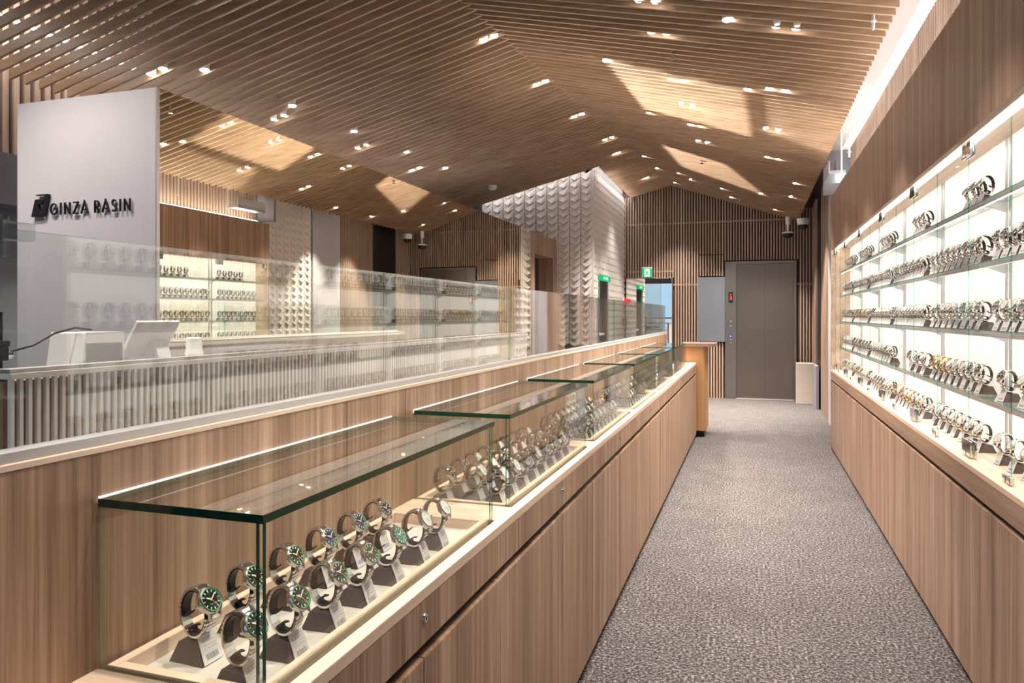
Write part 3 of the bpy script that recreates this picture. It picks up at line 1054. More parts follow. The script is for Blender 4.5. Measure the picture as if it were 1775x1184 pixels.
stroke = lambda pts: lg.prism(pts, (-0.055, -0.018, -0.004), (S, 0, 0), (0, 0, S), (0, 0.014, 0), 'letter')
stroke([(0.30, 1.0), (0.28, 0.95), (0.80, 0.95), (0.62, 0.0), (0.78, 0.0), (1.02, 1.0)])
stroke([(0.0, 0.0), (0.22, 0.78), (0.36, 0.78), (0.40, 0.62), (0.34, 0.60), (0.60, 0.0)])
stroke([(0.36, 0.78), (0.58, 0.78), (0.66, 0.74), (0.68, 0.66), (0.64, 0.60), (0.56, 0.57), (0.40, 0.57), (0.40, 0.64), (0.36, 0.70)])
lg.build('logo_mark', sg)

# ================================================================= END OF COUNTER PEDESTAL
pd = empty('end_pedestal', (-0.56, 8.3, 0), 'amber wood pedestal with rounded shelf top at the counter end', 'pedestal')
O = pd.location
box_obj('foot', (-0.60, -0.50, 8.12, 8.45, 0, 0.07), 'black', pd, 0, O)
poly = [(-0.70, 8.05), (-0.52, 8.05)] + [(-0.52 + 0.045 * math.sin(q * PI / 12), 8.05 + 0.06 - 0.06 * math.cos(q * PI / 12)) for q in range(1, 7)] + [(-0.475, 8.5), (-0.70, 8.5)]
b = MB()
b.prism([(p[0] - O[0], p[1] - O[1]) for p in poly], (0, 0, 0.07), (1, 0, 0), (0, 1, 0), (0, 0, 0.9), 'wood_amber')
b.build('column', pd, smooth=40)
poly = [(-0.74, 8.03)] + [(-0.435 + 0.06 * math.sin(q * PI / 12), 8.09 - 0.06 * math.cos(q * PI / 12)) for q in range(0, 7)] + [(-0.375, 8.52), (-0.74, 8.52)]
b = MB()
b.prism([(p[0] - O[0], p[1] - O[1]) for p in poly], (0, 0, 0.971), (1, 0, 0), (0, 1, 0), (0, 0, 0.032), 'top_dark')
b.build('shelf_top', pd, smooth=40)

# ================================================================= END WALL FIXTURES
el = empty('elevator', (0.1, Y_END, 0), 'brushed steel elevator with two door leaves and call panel', 'elevator')
O = el.location
yf = Y_END - 0.035
b = MB()
b.box(-0.415 - O[0], -0.248 - O[0], -0.035, 0.02, 0, 2.15, 'steel_brushed')
el_j = b.build('jamb', el, bevel=0.001)
MB().box(0.598 - O[0], 0.632 - O[0], -0.035, 0.02, 0, 2.15, 'steel_brushed').build('jamb', el)
MB().box(-0.248 - O[0], 0.598 - O[0], -0.035, 0.02, 2.115, 2.15, 'steel_brushed').build('header', el)
MB().box(-0.246 - O[0], 0.1745 - O[0], 0.0, 0.015, 0.012, 2.112, 'steel_door').build('door_leaf', el)
MB().box(0.1765 - O[0], 0.596 - O[0], 0.0, 0.015, 0.012, 2.112, 'steel_door').build('door_leaf', el)
MB().box(-0.248 - O[0], 0.598 - O[0], -0.035, 0.015, 0.0, 0.01, 'alu').build('sill', el)
ind = MB().box(-0.362 - O[0], -0.296 - O[0], -0.040, -0.035, 1.505, 1.675, 'black').build('floor_indicator', el)
b = MB()
q = (-0.329 - O[0], -0.042, 1.625)
b.prism([(-0.014, 0.0), (0.014, 0.0), (0, 0.024)], q, (1, 0, 0), (0, 0, 1), (0, 0.002, 0), 'led_red')
b.prism([(-0.004, -0.02), (0.004, -0.02), (0.004, 0.0), (-0.004, 0.0)], q, (1, 0, 0), (0, 0, 1), (0, 0.002, 0), 'led_red')
stroke_poly(b, [(-0.014, 0.04), (0.012, 0.04), (0.012, 0.0), (-0.014, 0.0)], 0.009, (-0.329 - O[0], -0.042, 1.555), (1, 0, 0), (0, 0, 1), (0, 0.002, 0), 'led_red')
stroke_poly(b, [(-0.008, 0.02), (0.012, 0.02)], 0.008, (-0.329 - O[0], -0.042, 1.555), (1, 0, 0), (0, 0, 1), (0, 0.002, 0), 'led_red')
b.build('digits', ind)
for z in (1.215, 1.14, 0.925, 0.87):
    MB().lathe([(0.016, 0), (0.016, 0.004), (0.011, 0.006)], (-0.329 - O[0], -0.035, z), (0, -1, 0), 'chrome', 16).build('call_button', el)
wc = MB().box(-0.353 - O[0], -0.307 - O[0], -0.038, -0.035, 0.965, 1.01, 'blue').build('wheelchair_plate', el)
b = MB()
og, U, V, N = (-0.332 - O[0], -0.0395, 0.988), (1, 0, 0), (0, 0, 1), (0, 0.0014, 0)
stroke_poly(b, [(-0.002, 0.013), (-0.002, -0.001), (0.007, -0.002), (0.012, -0.013)], 0.003, og, U, V, N, 'white')
stroke_poly(b, arc(0.0, -0.007, 0.009, 0.009, 120, 330, 10), 0.0025, og, U, V, N, 'white')
b.build('wheelchair_mark', wc)
sp_ = MB().box(0, 0.415, -0.02, 0, 0, 1.02, 'steel_panel').build('steel_notice_panel', None, (-0.832, Y_END - 0.03, 0.893))
tagp(sp_, 'plain steel panel on the slats beside the elevator jamb', 'panel')
mp = empty('wall_mirror_panel', (-1.6, Y_END - 0.02, 0), 'clear mirror set in the end wall below the exit sign', 'mirror')
MB().box(-1.975 + 1.6, -1.24 + 1.6, -0.004, 0.03, 0.0, 1.905, 'mirror_clear', 'alu', 1).build('mirror_sheet', mp)
MB().box(-1.24 + 1.6, -1.232 + 1.6, -0.01, 0.03, 0.0, 1.912, 'wood_post').build('edge_strip', mp)
MB().box(-1.975 + 1.6, -1.24 + 1.6, -0.012, 0.03, 1.906, 1.915, 'wood_post').build('edge_strip', mp)

# exit sign
ex = empty('exit_sign', (-1.628, Y_END - 0.05, 1.925), 'green illuminated emergency exit sign with running figure on the end wall', 'exit sign')
MB().box(-0.08, 0.08, -0.02, 0.02, 0, 0.165, 'plastic_white').build('housing', ex)
MB().box(-0.078, 0.078, -0.022, -0.02, 0.002, 0.145, 'sign_green').build('face', ex)
b = MB()
og, U, V, N = (0, -0.0235, 0.074), (1, 0, 0), (0, 0, 1), (0, 0.0012, 0)
b.prism([(-0.042, -0.062), (0.046, -0.062), (0.046, 0.06), (-0.042, 0.06)], og, U, V, N, 'sign_white')
og2 = (0, -0.025, 0.074)
for s, w in (([(-0.006, 0.02), (0.0, -0.01)], 0.022), ([(0.0, -0.008), (0.02, -0.03), (0.012, -0.055)], 0.011), ([(-0.004, -0.01), (-0.014, -0.03), (-0.036, -0.04)], 0.011),
             ([(-0.004, 0.024), (0.018, 0.01), (0.03, 0.018)], 0.008), ([(-0.008, 0.022), (-0.028, 0.014), (-0.034, -0.002)], 0.008)):
    stroke_poly(b, s, w, og2, U, V, N, 'sign_green')
b.prism(arc(-0.012, 0.042, 0.010, 0.010, 0, 330, 11), og2, U, V, N, 'sign_green')
b.build('running_figure', ex)
ex2 = empty('niche_exit_sign', (X_TILE + 0.025, 10.26, 1.79), 'small green exit sign seen edge on over the tiled niche', 'exit sign')
MB().box(-0.012, 0.012, -0.36, 0.36, 0, 0.075, 'sign_green').build('face', ex2)
b = MB()
for yy in (-0.12, 0.02, 0.12):
    stroke_poly(b, [(-0.06, 0.03), (0.0, 0.055), (0.05, 0.02)], 0.02, (0.0125, yy, 0), (0, 1, 0), (0, 0, 1), (0.001, 0, 0), 'sign_white')
b.build('marks', ex2)
rd = empty('fire_alarm_lamp', (X_TILE + 0.012, 11.86, 1.54), 'red dome fire alarm lamp on the tiled side wall', 'alarm lamp')
MB().lathe([(0.05, 0), (0.05, 0.02)], (0, 0, 0), (1, 0, 0), 'plastic_white', 16).build('plate', rd)
MB().lathe([(0.045, 0.02), (0.042, 0.05), (0.03, 0.075), (0.012, 0.088)], (0, 0, 0), (1, 0, 0), 'red_lamp', 16).build('dome', rd, smooth=60)
fb = MB().box(0, 0.02, -0.05, 0.05, -0.06, 0.06, 'wall_dim').build('call_point', None, (X_TILE + 0.013, 11.83, 1.2))
tagp(fb, 'small grey call point plate below the red alarm lamp', 'plate')

bx = empty('beige_floor_box', (0.735, 11.66, 0), 'plain beige box standing on carpet right of the elevator', 'box')
MB().box(-0.122, 0.122, -0.09, 0.10, 0, 0.60, 'beige').build('body', bx, bevel=0.003)
bx2 = MB().box(-0.02, 0.02, -0.25, 0.25, 0, 0.6, 'wall_dim').build('leaning_grey_panel', None, (0.85, 11.2, 0))
tagp(bx2, 'low grey panel against the dark doorway beside the beige box', 'panel')

# cameras, smoke detector, sprinklers
c1 = empty('ceiling_camera', (0.50, 11.72, 2.50), 'dark dome security camera hanging on a white drop post', 'camera')
MB().lathe([(0.035, 0.17), (0.035, 0.29)], (0, 0, 0), (0, 0, 1), 'plastic_white', 14).build('bracket', c1)
MB().lathe([(0.016, 0.05), (0.016, 0.18)], (0, 0, 0), (0, 0, 1), 'plastic_white', 12).build('post', c1)
MB().lathe([(0.085, 0.035), (0.085, 0.055), (0.03, 0.07)], (0, 0, 0), (0, 0, 1), 'plastic_white', 20).build('canopy', c1, smooth=50)
MB().lathe([(0.02, -0.03), (0.05, -0.022), (0.072, 0.0), (0.08, 0.034)], (0, 0, 0), (0, 0, 1), 'black', 20).build('dome', c1, smooth=60)
c2 = empty('dome_camera', (0.70, 11.55, 2.70), 'white and black dome camera at the slope edge near the end wall', 'camera')
MB().lathe([(0.075, -0.06), (0.085, -0.02), (0.085, 0.03)], (0, 0, 0), (0, 0, 1), 'plastic_white', 20).build('body', c2, smooth=50)
MB().lathe([(0.015, -0.125), (0.045, -0.115), (0.06, -0.09), (0.066, -0.06)], (0, 0, 0), (0, 0, 1), 'black', 20).build('dome', c2, smooth=60)
x, y = -3.097, 8.595
sd = MB().lathe([(0.035, -0.055), (0.055, -0.045), (0.062, -0.02), (0.062, 0.0)], (0, 0, 0), (0, 0, 1), 'plastic_white', 20).build('smoke_detector', None, (x, y, left_z(x) + 0.01), smooth=50)
tagp(sd, 'round white smoke detector below the slats near the tiles', 'smoke detector')
for i, (x, y, lab) in enumerate([(-0.49, 4.82, 'small chrome sprinkler head in the near aisle slope'), (-0.553, 8.63, 'small chrome sprinkler head in the far aisle slope'),
                                 (-0.177, 11.2, 'small chrome sprinkler head close to the elevator wall'), (-3.25, 4.45, 'small chrome sprinkler head above the staff box')]):
    s = MB().lathe([(0.012, 0.03), (0.012, -0.01), (0.004, -0.012), (0.004, -0.035), (0.02, -0.036), (0.02, -0.04)], (0, 0, 0), (0, 0, 1), 'chrome', 12)
    s = s.build('ceiling_sprinkler', None, (x, y, ceil_z(x, y)), smooth=40)
    tagp(s, lab, 'sprinkler', 'ceiling sprinklers')
for (x, y, z, lab) in [(0.56, 3.95, 2.72, 'thin white sprinkler drop pipe near the slat edge'), (0.71, 6.2, 2.55, 'thin white drop pipe hanging in the light cove'),
                       (0.74, 7.0, 2.52, 'thin white drop pipe beside the grey access box')]:
    s = MB().lathe([(0.007, 0.42), (0.007, 0.03), (0.014, 0.025), (0.014, 0.018), (0.008, 0.015), (0.006, -0.02)], (0, 0, 0), (0, 0, 1), 'plastic_white', 10)
    s = s.build('sprinkler_pipe', None, (x, y, z), smooth=40)
    tagp(s, lab, 'pipe', 'white drop pipes')
ab = empty('access_box', (0.72, 7.3, 2.56), 'grey metal access box in the cove above the cabinet', 'access box')
MB().box(-0.08, 0.06, -0.25, 0.25, 0.0, 0.03, 'steel_panel').build('tray', ab)
MB().box(-0.08, -0.07, -0.25, 0.25, 0.03, 0.12, 'wall_grey').build('lip', ab)
MB().lathe([(0.02, 0.0), (0.02, 0.08), (0.006, 0.12)], (0.0, -0.1, 0.03), (0, 0, 1), 'steel_panel', 12).build('valve', ab)

# ================================================================= WALL CABINET
XR = 0.722
YC0, YC1 = 2.14, 7.72
ZL = 0.778             # ledge / bottom shelf
ZH = 1.942             # header underside
XB = 0.90 - 0.004
wc = empty('wall_cabinet', (0.81, (YC0 + YC1) / 2, 0), 'long lit wall cabinet with glass doors, glass shelves and wooden base', 'cabinet')
O = wc.location
P = lambda name, bx, mat, bev=0.0, par=None: box_obj(name, bx, mat, par or wc, bev, O)
P('plinth', (XR + 0.03, XB, YC0, YC1, 0, 0.03), 'toe')
P('carcass', (XR + 0.02, XB, YC0, YC1, 0.03, 0.75), 'wood_dark')
sm_ = [YC0, 2.607, 3.557, 4.57, 5.578, 6.62, YC1]
for a, b in zip(sm_, sm_[1:]):
    P('base_door', (XR, XR + 0.02, a + G, b - G, 0.03, 0.664), 'wood_cab', 0.0015)
for a, b in ((YC0, 4.022), (4.022, 5.9), (5.9, YC1)):
    P('fascia', (XR, XR + 0.02, a + 0.0008, b - 0.0008, 0.683, 0.758), 'wood_run', 0.001)
P('ledge', (XR - 0.001, XB, YC0, YC1, 0.7585, ZL), 'wood_light', 0.0015)
P('top_panel', (XR + 0.022, XB, YC0, YC1, ZH + 0.012, ZH + 0.03), 'wood_light')
P('header_lip', (XR, XR + 0.021, YC0, YC1, ZH, ZH + 0.008), 'wood_run')
hs = [YC0, 2.586, 3.064, 3.994, 4.94, 5.88, 6.8, YC1]
for a, b in zip(hs, hs[1:]):
    P('header_panel', (XR, XR + 0.02, a + 0.0008, b - 0.0008, ZH + 0.0085, 2.45), 'wood_cab', 0.001)
P('header_top', (XR + 0.02, XB, YC0, YC1, 2.43, 2.449), 'wood_cab')
P('end_panel', (XR + 0.001, XB, YC1 - 0.025, YC1 - 0.001, ZL, ZH + 0.011), 'wood_light')
P('end_panel', (XR, XB, YC1, YC1 + 0.02, 0, 2.45), 'wood_cab')
P('end_panel', (XR + 0.001, XB, YC0, YC0 + 0.02, ZL, ZH + 0.011), 'wood_light')
P('back_panel', (XB - 0.006, XB, YC0 + 0.02, YC1 - 0.026, ZL, ZH + 0.011), 'added_glow_panel')
SEC = [YC0 + 0.02, 3.10, 4.07, 5.02, 5.98, 6.88, YC1 - 0.027]
for y in SEC[1:-1]:
    for dy in (-0.022, 0.022):
        P('shelf_rail', (XB - 0.012, XB - 0.0061, y + dy - 0.008, y + dy + 0.008, ZL + 0.001, ZH + 0.01), 'alu')
P('light_strip', (XR + 0.045, XR + 0.075, YC0 + 0.05, YC1 - 0.05, ZH + 0.008, ZH + 0.0115), 'led')
SHELF_Z = [1.722, 1.496, 1.246, 1.002]
XS0, XS1 = XR + 0.075, XB - 0.014
for z in SHELF_Z:
    for a, b in zip(SEC, SEC[1:]):
        sh = MB().box(XS0 - O[0], XS1 - O[0], a + 0.004 - O[1], b - 0.004 - O[1], z - 0.006, z, 'glass', 'glass_edge_light', 2).build('shelf', wc)
        MB().box(XS0 - O[0], XS0 + 0.018 - O[0], a + 0.004 - O[1], b - 0.004 - O[1], z - 0.0165, z - 0.0065, 'alu').box(XS0 - O[0], XS0 + 0.0025 - O[0], a + 0.004 - O[1], b - 0.004 - O[1], z - 0.0215, z - 0.0165, 'alu').build('front_rail', sh)
        MB().box(XS0 + 0.003 - O[0], XS0 + 0.017 - O[0], a + 0.02 - O[1], b - 0.02 - O[1], z - 0.0185, z - 0.0166, 'led').build('light_strip', sh)
    for y in SEC[1:-1]:
        MB().add([(XS0 + 0.02 - O[0], y - 0.004 - O[1], z - 0.0065), (XS1 - O[0], y - 0.004 - O[1], z - 0.0065), (XS1 - O[0], y - 0.004 - O[1], z - 0.045), (XS0 + 0.02 - O[0], y - 0.004 - O[1], z - 0.018),
                  (XS0 + 0.02 - O[0], y + 0.004 - O[1], z - 0.0065), (XS1 - O[0], y + 0.004 - O[1], z - 0.0065), (XS1 - O[0], y + 0.004 - O[1], z - 0.045), (XS0 + 0.02 - O[0], y + 0.004 - O[1], z - 0.018)],
                 [(0, 1, 2, 3), (7, 6, 5, 4), (0, 4, 5, 1), (1, 5, 6, 2), (2, 6, 7, 3), (3, 7, 4, 0)], 'alu').build('bracket', wc)
# glass doors: hinged pairs, hinges at the section joints, small locks between
XD = XR + 0.036
dy = []
for a, b in zip(SEC, SEC[1:]):
    dy += [(a, (a + b) / 2), ((a + b) / 2, b)]
for i, (a, b) in enumerate(dy):
    d = MB().box(XD - O[0], XD + 0.0035 - O[0], a + 0.0025 - O[1], b - 0.0025 - O[1], ZL + 0.004, ZH + 0.002, 'glass_ar', 'glass_seam', 0).build('glass_door', wc)
    hy = b if i % 2 == 0 else a        # lock side
    hg = a if i % 2 == 0 else b        # hinge side
    s = 1 if i % 2 == 0 else -1
    for z in (ZL + 0.006, ZH - 0.056):
        y0, y1 = sorted((hg + s * 0.004, hg + s * 0.055))
        hb = MB().box(XD - 0.008 - O[0], XD - 0.0005 - O[0], y0 - O[1], y1 - O[1], z, z + 0.058, 'chrome')
        hb.box(XD + 0.0065 - O[0], XD + 0.014 - O[0], y0 - O[1], y1 - O[1], z, z + 0.058, 'chrome')
        hb.build('hinge', d, bevel=0.001)
    y0, y1 = sorted((hy - s * 0.004, hy - s * 0.036))
    MB().box(XD - 0.014 - O[0], XD - 0.0005 - O[0], y0 - O[1], y1 - O[1], ZL + 0.004, ZL + 0.028, 'chrome').build('lock', d, bevel=0.002)
MB().box(XR + 0.004 - O[0], XR + 0.02 - O[0], YC1 - 0.06 - O[1], YC1 - 0.03 - O[1], ZH - 0.05, ZH - 0.004, 'plastic_white').build('contact_sensor', wc)

# second cabinet further back, only seen reflected in the glass screen
w2 = empty('unlit_wall_cabinet', (0.81, 1.3, 0), 'unlit wall cabinet with glass shelves nearer the shopfront', 'cabinet')
O = w2.location
P2 = lambda name, bx, mat: box_obj(name, bx, mat, w2, 0, O)
P2('base', (XR, XB, 0.6, 2.12, 0, ZL), 'wood_cab')
P2('header', (XR, XB, 0.6, 2.12, ZH, 2.45), 'wood_cab')
P2('back_panel', (XB - 0.006, XB, 0.6, 2.12, ZL, ZH), 'wall_dim')
P2('end_panel', (XR, XB - 0.007, 0.58, 0.6, 0, 2.45), 'wood_cab')
for z in SHELF_Z:
    P2('shelf', (XS0, XS1, 0.605, 2.115, z - 0.008, z), 'glass_edge_light')

# ================================================================= WATCHES
RA, RB = 0.0258, 0.0365      # ring half width, half height
HB = 0.030                   # stand base height
HC = HB + 0.006 + RB         # ring centre height
HEAD_T = math.radians(30)
HN = math.radians(34)


def ring(t, off=0.0):
    """point and outward normal of the bracelet loop"""
    p = Vector((RA * math.cos(t), 0, RB * math.sin(t)))
    n = Vector((math.cos(t) / RA, 0, math.sin(t) / RB)).normalized()
    return p + n * off + Vector((0, 0, HC)), n


def frame_head():
    p, n_ = ring(HEAD_T)
    n = Vector((math.cos(HN), 0, math.sin(HN)))
    t = Vector((-math.sin(HN), 0, math.cos(HN)))
    return p, n, t


def bracelet(mb, mat, mat2, hi):
    t0, t1 = HEAD_T + math.radians(36), HEAD_T + math.radians(360 - 36)
    n = 26 if hi else 15
    for i in range(n):
        a = t0 + (t1 - t0) * (i + 0.5) / n
        f = abs((i + 0.5) / n - 0.5) * 2
        w = 0.0088 + 0.0022 * f
        p, nn = ring(a)
        tg = Vector((-nn.z, 0, nn.x))
        d = (t1 - t0) / n
        hl = 0.5 * d * (RA + RB) / 2
        clasp = 0.40 < (i + 0.5) / n < 0.60
        th = 0.0021 if clasp else 0.0018
        if hi and not clasp:
            for k, (yc, ww) in enumerate(((-w * 0.72, w * 0.27), (0, w * 0.42), (w * 0.72, w * 0.27))):
                mb.obox(p + Vector((0, yc, 0)) + nn * (0.0003 if k == 1 else 0), tg * hl * 0.86, Vector((0, ww, 0)), nn * th, mat2 if k == 1 else mat, 0.9)
        else:
            mb.obox(p, tg * hl * (1.03 if clasp else 0.88), Vector((0, w, 0)), nn * th, mat, 0.94)
            if not clasp and mat2 != mat:
                mb.obox(p + nn * 0.0004, tg * hl * 0.86, Vector((0, w * 0.42, 0)), nn * th, mat2, 0.9)


def watch_parts(style, hi):
    """returns list of (part name, MB, smooth)"""
    metal, centre, dial, ringm, hand = style
    p, n, t = frame_head()
    p = p + n * 0.001
    seg = 28 if hi else 16
    R = 0.0216
    out = []
    br = MB()
    bracelet(br, metal, centre, hi)
    out.append(('bracelet', br, None))
    ca = MB()
    ca.lathe([(R * 0.86, -0.0055), (R * 0.97, -0.004), (R * 1.0, 0.0), (R * 0.97, 0.0028), (R * 0.93, 0.0034)], p, n, metal, seg)
    for s in (-1, 1):
        for yy in (-1, 1):
            c = p + t * (s * R * 0.98) + Vector((0, yy * 0.0098, 0)) - n * 0.0018
            ca.obox(c, t * (s * 0.0062) - n * 0.0026, Vector((0, 0.0017, 0)), n * 0.0026, metal, 0.8)
        ca.obox(p + t * (s * R * 1.05) - n * 0.0032, t * 0.005, Vector((0, 0.0086, 0)), n * 0.0018, metal, 0.85)
    ca.lathe([(0.0022, R * 0.96), (0.0030, R * 1.02), (0.0030, R * 1.16), (0.0022, R * 1.18)], p - n * 0.001, Vector((0, -1, 0)), metal, 10)
    out.append(('watch_case', ca, 35))
    bz = MB()
    bz.lathe([(R * 0.96, 0.0030), (R * 0.94, 0.0046), (R * 0.86, 0.0056), (R * 0.80, 0.0052), (R * 0.79, 0.0040)], p, n, metal, seg, False, False)
    if ringm:
        bz.lathe([(R * 0.80, 0.0053), (R * 0.765, 0.0050), (R * 0.76, 0.0040)], p, n, ringm, seg, False, False)
    out.append(('bezel', bz, 35))
    dl = MB()
    dl.lathe([(R * 0.80, 0.0030), (R * 0.80, 0.0040)], p, n, dial, seg)
    y = Vector((0, 1, 0))
    if hi:
        for k in range(12):
            q = 2 * PI * k / 12
            d = t * math.cos(q) + y * math.sin(q)
            s = n.cross(d)
            mm = 'orange' if (hand == 'orange' and k % 6 == 3) else 'marker'
            dl.obox(p + n * 0.0042 + d * R * 0.63, d * R * 0.085, s * (0.0006 if k % 3 else 0.0008), n * 0.0002, mm)
    else:
        for k in range(4):
            q = 2 * PI * k / 4
            d = t * math.cos(q) + y * math.sin(q)
            dl.obox(p + n * 0.0042 + d * R * 0.6, d * R * 0.12, n.cross(d) * 0.0012, n * 0.0002, 'marker')
    out.append(('dial', dl, None))
    hd = MB()
    for q, l, w in ((math.radians(304), 0.42, 0.0009), (math.radians(55), 0.6, 0.0007)):
        d = t * math.cos(q) + y * math.sin(q)
        hd.obox(p + n * 0.0047 + d * R * l * 0.42, d * R * l * 0.55, n.cross(d) * w, n * 0.00015, 'marker')
    d = t * math.cos(2.6) + y * math.sin(2.6)
    hd.obox(p + n * 0.0050 + d * R * 0.2, d * R * 0.4, n.cross(d) * 0.0004, n * 0.0001, hand)
    out.append(('hands', hd, None))
    cr = MB()
    cr.lathe([(R * 0.79, 0.0050), (R * 0.70, 0.0058), (R * 0.4, 0.0062), (R * 0.1, 0.0063)], p, n, 'crystal', seg, False, True)
    out.append(('crystal', cr, 60))
    return out


def clip_mesh(mb):
    off = -0.0034
    path = []
    ts = [math.radians(a) for a in range(188, -116, -12)]
    pa, na = ring(ts[0], off)
    tg = Vector((-na.z, 0, na.x))
    path += [pa - na * 0.013 + tg * -0.004 + Vector((0.004, 0, 0.0)), pa - na * 0.008 + tg * 0.003, pa - na * 0.003 + tg * 0.0035]
    for a in ts:
        path.append(ring(a, off)[0])
    pb, nb = ring(ts[-1], off)
    tg = Vector((nb.z, 0, -nb.x))
    path += [pb - nb * 0.004 + tg * 0.004, pb - nb * 0.010 + tg * 0.002, pb - nb * 0.017 - tg * 0.006]
    m = len(path)
    hw = 0.0086
    vs, fs = [], []
    for i, p in enumerate(path):
        d = (path[min(i + 1, m - 1)] - path[max(i - 1, 0)]).normalized()
        nn = Vector((-d.z, 0, d.x))
        tp = 0.15 if i in (0, m - 1) else (0.7 if i in (1, m - 2) else 1.0)
        for s, q in ((-1, -1), (1, -1), (1, 1), (-1, 1)):
            vs.append(p + Vector((0, s * hw * tp, 0)) + nn * (q * 0.0010))
    for i in range(m - 1):
        for k in range(4):
            k2 = (k + 1) % 4
            fs.append((i * 4 + k, i * 4 + k2, i * 4 + 4 + k2, i * 4 + 4 + k))
    fs += [(3, 2, 1, 0), tuple(range(4 * m - 4, 4 * m))]
    mb.add(vs, fs, 'clip')
    mb.box(-0.006, 0.006, -0.006, 0.006, HB - 0.001, HC - RB + 0.006, 'clip')


def base_mesh(mb):
    bx0, bx1, by, tx0, tx1, ty = -0.034, 0.030, 0.0215, -0.021, 0.017, 0.0155
    vs = [(bx0, -by, 0), (bx1, -by, 0), (bx1, by, 0), (bx0, by, 0), (tx0, -ty, HB), (tx1, -ty, HB), (tx1, ty, HB), (tx0, ty, HB)]
    mb.add(vs, [(0, 3, 2, 1), (4, 5, 6, 7), (0, 1, 5, 4), (1, 2, 6, 5), (2, 3, 7, 6), (3, 0, 4, 7)], 'base')


def tag_mesh(mb):
    # card leaning on the sloping front of the base
    a, b = Vector((0.0305, 0, 0.001)), Vector((0.0150, 0, HB + 0.010))
    n = Vector((b.z - a.z, 0, a.x - b.x)).normalized() * 0.0008
    w = 0.0185
    y = Vector((0, w, 0))
    vs = [a - y + n, a + y + n, b + y * 0.92 + n, b - y * 0.92 + n, a - y + n * 2, a + y + n * 2, b + y * 0.92 + n * 2, b - y * 0.92 + n * 2]
    mb.add(vs, [(3, 2, 1, 0), (4, 5, 6, 7), (0, 1, 5, 4), (1, 2, 6, 5), (2, 3, 7, 6), (3, 0, 4, 7)], 'tag')


STYLES = {
    'steel green': ('steel', 'steel', 'dial_green', 'ring_green', 'orange'),
    'steel blue': ('steel', 'steel', 'dial_blue', 'ring_green', 'orange'),
    'steel teal': ('steel', 'steel', 'dial_teal', 'ring_green', 'orange'),
    'steel black': ('steel', 'steel', 'dial_black', None, 'marker'),
    'steel brown': ('steel', 'steel', 'dial_brown', 'ring_green', 'orange'),
    'steel white': ('steel', 'steel', 'dial_white', None, 'steel_dark'),
    'gold white': ('gold', 'gold', 'dial_white', None, 'gold'),
    'gold black': ('gold', 'gold', 'dial_black', None, 'gold'),
    'two-tone white': ('steel', 'gold', 'dial_white', None, 'gold'),
    'rose brown': ('rose', 'rose', 'dial_brown', None, 'marker'),
}
part_cache, whole_cache = {}, {}


def merged(parts):
    w = MB()
    for p in parts:
        mb = p[1]
        o = len(w.v)
        w.v += mb.v
        for f, k in zip(mb.f, mb.m):
            w.f.append(tuple(i + o for i in f))
            w.m.append(w.mi(mb.mats[k]))
    return w


def style_parts(style, hi):
    key = (style, hi)
    if key not in part_cache:
        part_cache[key] = [(n, mb.mesh(n, sm)) for n, mb, sm in watch_parts(STYLES[style], hi)]
    return part_cache[key]


def style_whole(style):
    if style not in whole_cache:
        whole_cache[style] = merged(watch_parts(STYLES[style], False)).mesh('wristwatch', 35)
    return whole_cache[style]


b_, c_, t_ = MB(), MB(), MB()
base_mesh(b_)
clip_mesh(c_)
tag_mesh(t_)
ME_BASE, ME_CLIP, ME_TAG = b_.mesh('base'), c_.mesh('clip', 40), t_.mesh('price_tag')
w_ = MB()
base_mesh(w_)
clip_mesh(w_)
tag_mesh(w_)
ME_STAND = w_.mesh('watch_stand', 40)

SPOTS = []   # (x, y, z, rz, style, label tail, group, detail)

F_STY = ['steel green', 'steel green', 'steel green', 'steel brown', 'steel teal', 'steel white', 'steel white']
for i, y in enumerate([0.852, 0.955, 1.065, 1.172, 1.283, 1.405, 1.505]):
    SPOTS.append((-0.680, y, 0.7787, 0, F_STY[i], 'front row of first glass case, %s from near end' % ordinal(i + 1), 'watches in the first glass case', 2))
B_STY = ['steel green', 'steel green', 'steel green', 'steel blue', 'steel blue', 'steel black']
for i, y in enumerate([0.905, 1.008, 1.12, 1.232, 1.345, 1.455]):
    SPOTS.append((-0.802, y, 0.7787, 0, B_STY[i], 'back row of first glass case, %s from near end' % ordinal(i + 1), 'watches in the first glass case', 2))
pool = ['steel black', 'steel white', 'steel white', 'steel black', 'two-tone white', 'steel white']
for ci in range(1, 6):
    a, b = CASES[ci]
    for r, (x, nm) in enumerate(((-0.668, 'front'), (-0.738, 'middle'), (-0.808, 'back'))):
        cnt = 8 if ci == 1 else 9
        y0, y1 = a + 0.075 + (0.035 if r == 1 else 0.0) - 0.02 * r, b - 0.16
        if ci == 1 and r == 0:
            y1 = b - 0.10
        for i in range(cnt):
            y = y0 + (y1 - y0) * i / (cnt - 1)
            SPOTS.append((x, y, 0.7787, 0, random.choice(pool), '%s row of %s glass case, %s from near end' % (nm, ordinal(ci + 1), ordinal(i + 1)),
                          'watches in the %s glass case' % ordinal(ci + 1), 1 if ci == 1 else 0))
COUNT = {0: [3, 3, 3, 4, 5, 5], 1: [9, 9, 10, 10, 10, 9], 2: [9, 8, 10, 10, 10, 9], 3: [4, 8, 3, 8, 10, 9], 4: [6, 7, 8, 8, 9, 8]}
NAMES = ['top shelf', 'second shelf', 'third shelf', 'fourth shelf', 'bottom ledge']
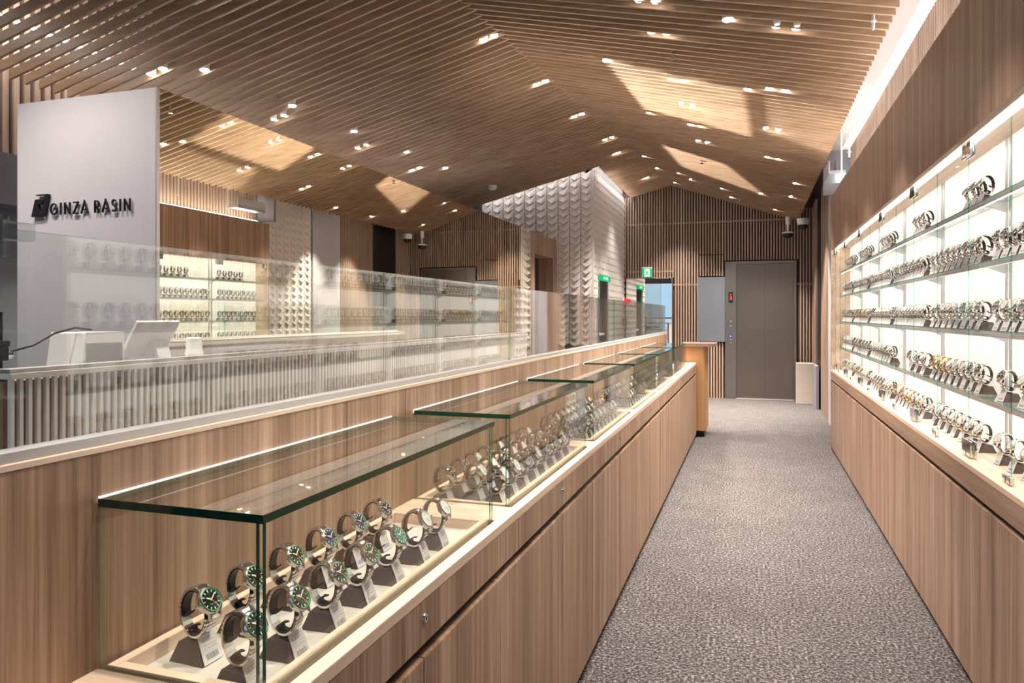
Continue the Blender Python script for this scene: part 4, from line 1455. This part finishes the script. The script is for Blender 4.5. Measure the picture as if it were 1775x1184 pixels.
for s in range(5):
    z = (SHELF_Z + [ZL])[s] + 0.0003
    lst = []
    for k in range(6):
        a, b = SEC[k] + 0.06, SEC[k + 1] - 0.06
        cnt = COUNT[s][k]
        for i in range(cnt):
            if cnt < 6 and s == 0:
                y = a + 0.03 + i * 0.095
            elif s == 3 and k == 2:
                y = a + 0.05 + i * 0.16
            else:
                y = a + (b - a) * (i + 0.5) / cnt
            gold = (s == 2 and k == 4) or (s == 3 and k == 4 and i > 4) or (s == 4 and k == 2) or (s == 4 and k == 4 and i > 5) or (s == 3 and k == 1 and i > 4)
            st = random.choice(['gold white', 'two-tone white', 'gold black', 'rose brown']) if gold else random.choice(['steel white', 'steel black', 'steel white', 'two-tone white', 'steel blue', 'steel white'])
            lst.append((y, st, k))
    lst.sort(key=lambda q: -q[0])
    for i, (y, st, k) in enumerate(lst):
        SPOTS.append((XS0 + 0.045, y, z, PI + 0.2, st, '%s of lit wall cabinet, %s from far end' % (NAMES[s], ordinal(i + 1)),
                      'watches on the %s of the wall cabinet' % NAMES[s], 1 if y < 3.5 else 0))

SPOTS.sort(key=lambda q: (q[0] ** 2 + q[1] ** 2))
rest = SPOTS[300:]
for (x, y, z, rz, st, tail, grp, det) in SPOTS[:300]:
    jit = random.uniform(-0.06, 0.06)
    metal = st.split()[0]
    dial = st.split()[1]
    if metal == 'rose':
        metal = 'rose gold'
    wl_ = '%s wristwatch with %s dial, %s' % (metal, dial, tail)
    sl_ = 'brown watch stand with price tag, %s' % tail
    if det:
        e = empty('wristwatch', (x, y, z), wl_, 'watch', grp, rz=rz + jit)
        for n_, me in style_parts(st, det == 2):
            obj(n_, me, e)
        e2 = empty('watch_stand', (x, y, z), sl_, 'watch stand', 'stands for ' + grp, rz=rz + jit)
        obj('base', ME_BASE, e2)
        obj('clip', ME_CLIP, e2)
        obj('price_tag', ME_TAG, e2)
    else:
        o = obj('wristwatch', style_whole(st), None, (x, y, z))
        o.rotation_euler = (0, 0, rz + jit)
        tagp(o, wl_, 'watch', grp)
        o = obj('watch_stand', ME_STAND, None, (x, y, z))
        o.rotation_euler = (0, 0, rz + jit)
        tagp(o, sl_, 'watch stand', 'stands for ' + grp)

# the remaining far watches and those on the unlit cabinet, as two masses
for s in range(1, 4):
    for i in range(10):
        rest.append((XS0 + 0.043, 0.75 + i * 0.13, SHELF_Z[s] + 0.0003, PI, 'steel white', '', '', 0))
mw, ms = MB(), MB()
src = {}
for (x, y, z, rz, st, tail, grp, det) in rest:
    if st not in src:
        src[st] = merged(watch_parts(STYLES[st], False))
    for dst, m_ in ((mw, src[st]), (ms, w_)):
        o = len(dst.v)
        cs, sn = math.cos(rz), math.sin(rz)
        dst.v += [(x + v[0] * cs - v[1] * sn, y + v[0] * sn + v[1] * cs, z + v[2]) for v in m_.v]
        for f, k in zip(m_.f, m_.m):
            dst.f.append(tuple(i + o for i in f))
            dst.m.append(dst.mi(m_.mats[k]))
o = mw.build('wristwatch_mass', smooth=35)
tagp(o, 'remaining far steel and gold wristwatches in cases and cabinets', 'watches', kind='stuff')
o = ms.build('watch_stand_mass', smooth=40)
tagp(o, 'remaining far brown watch stands in cases and cabinets', 'watch stands', kind='stuff')
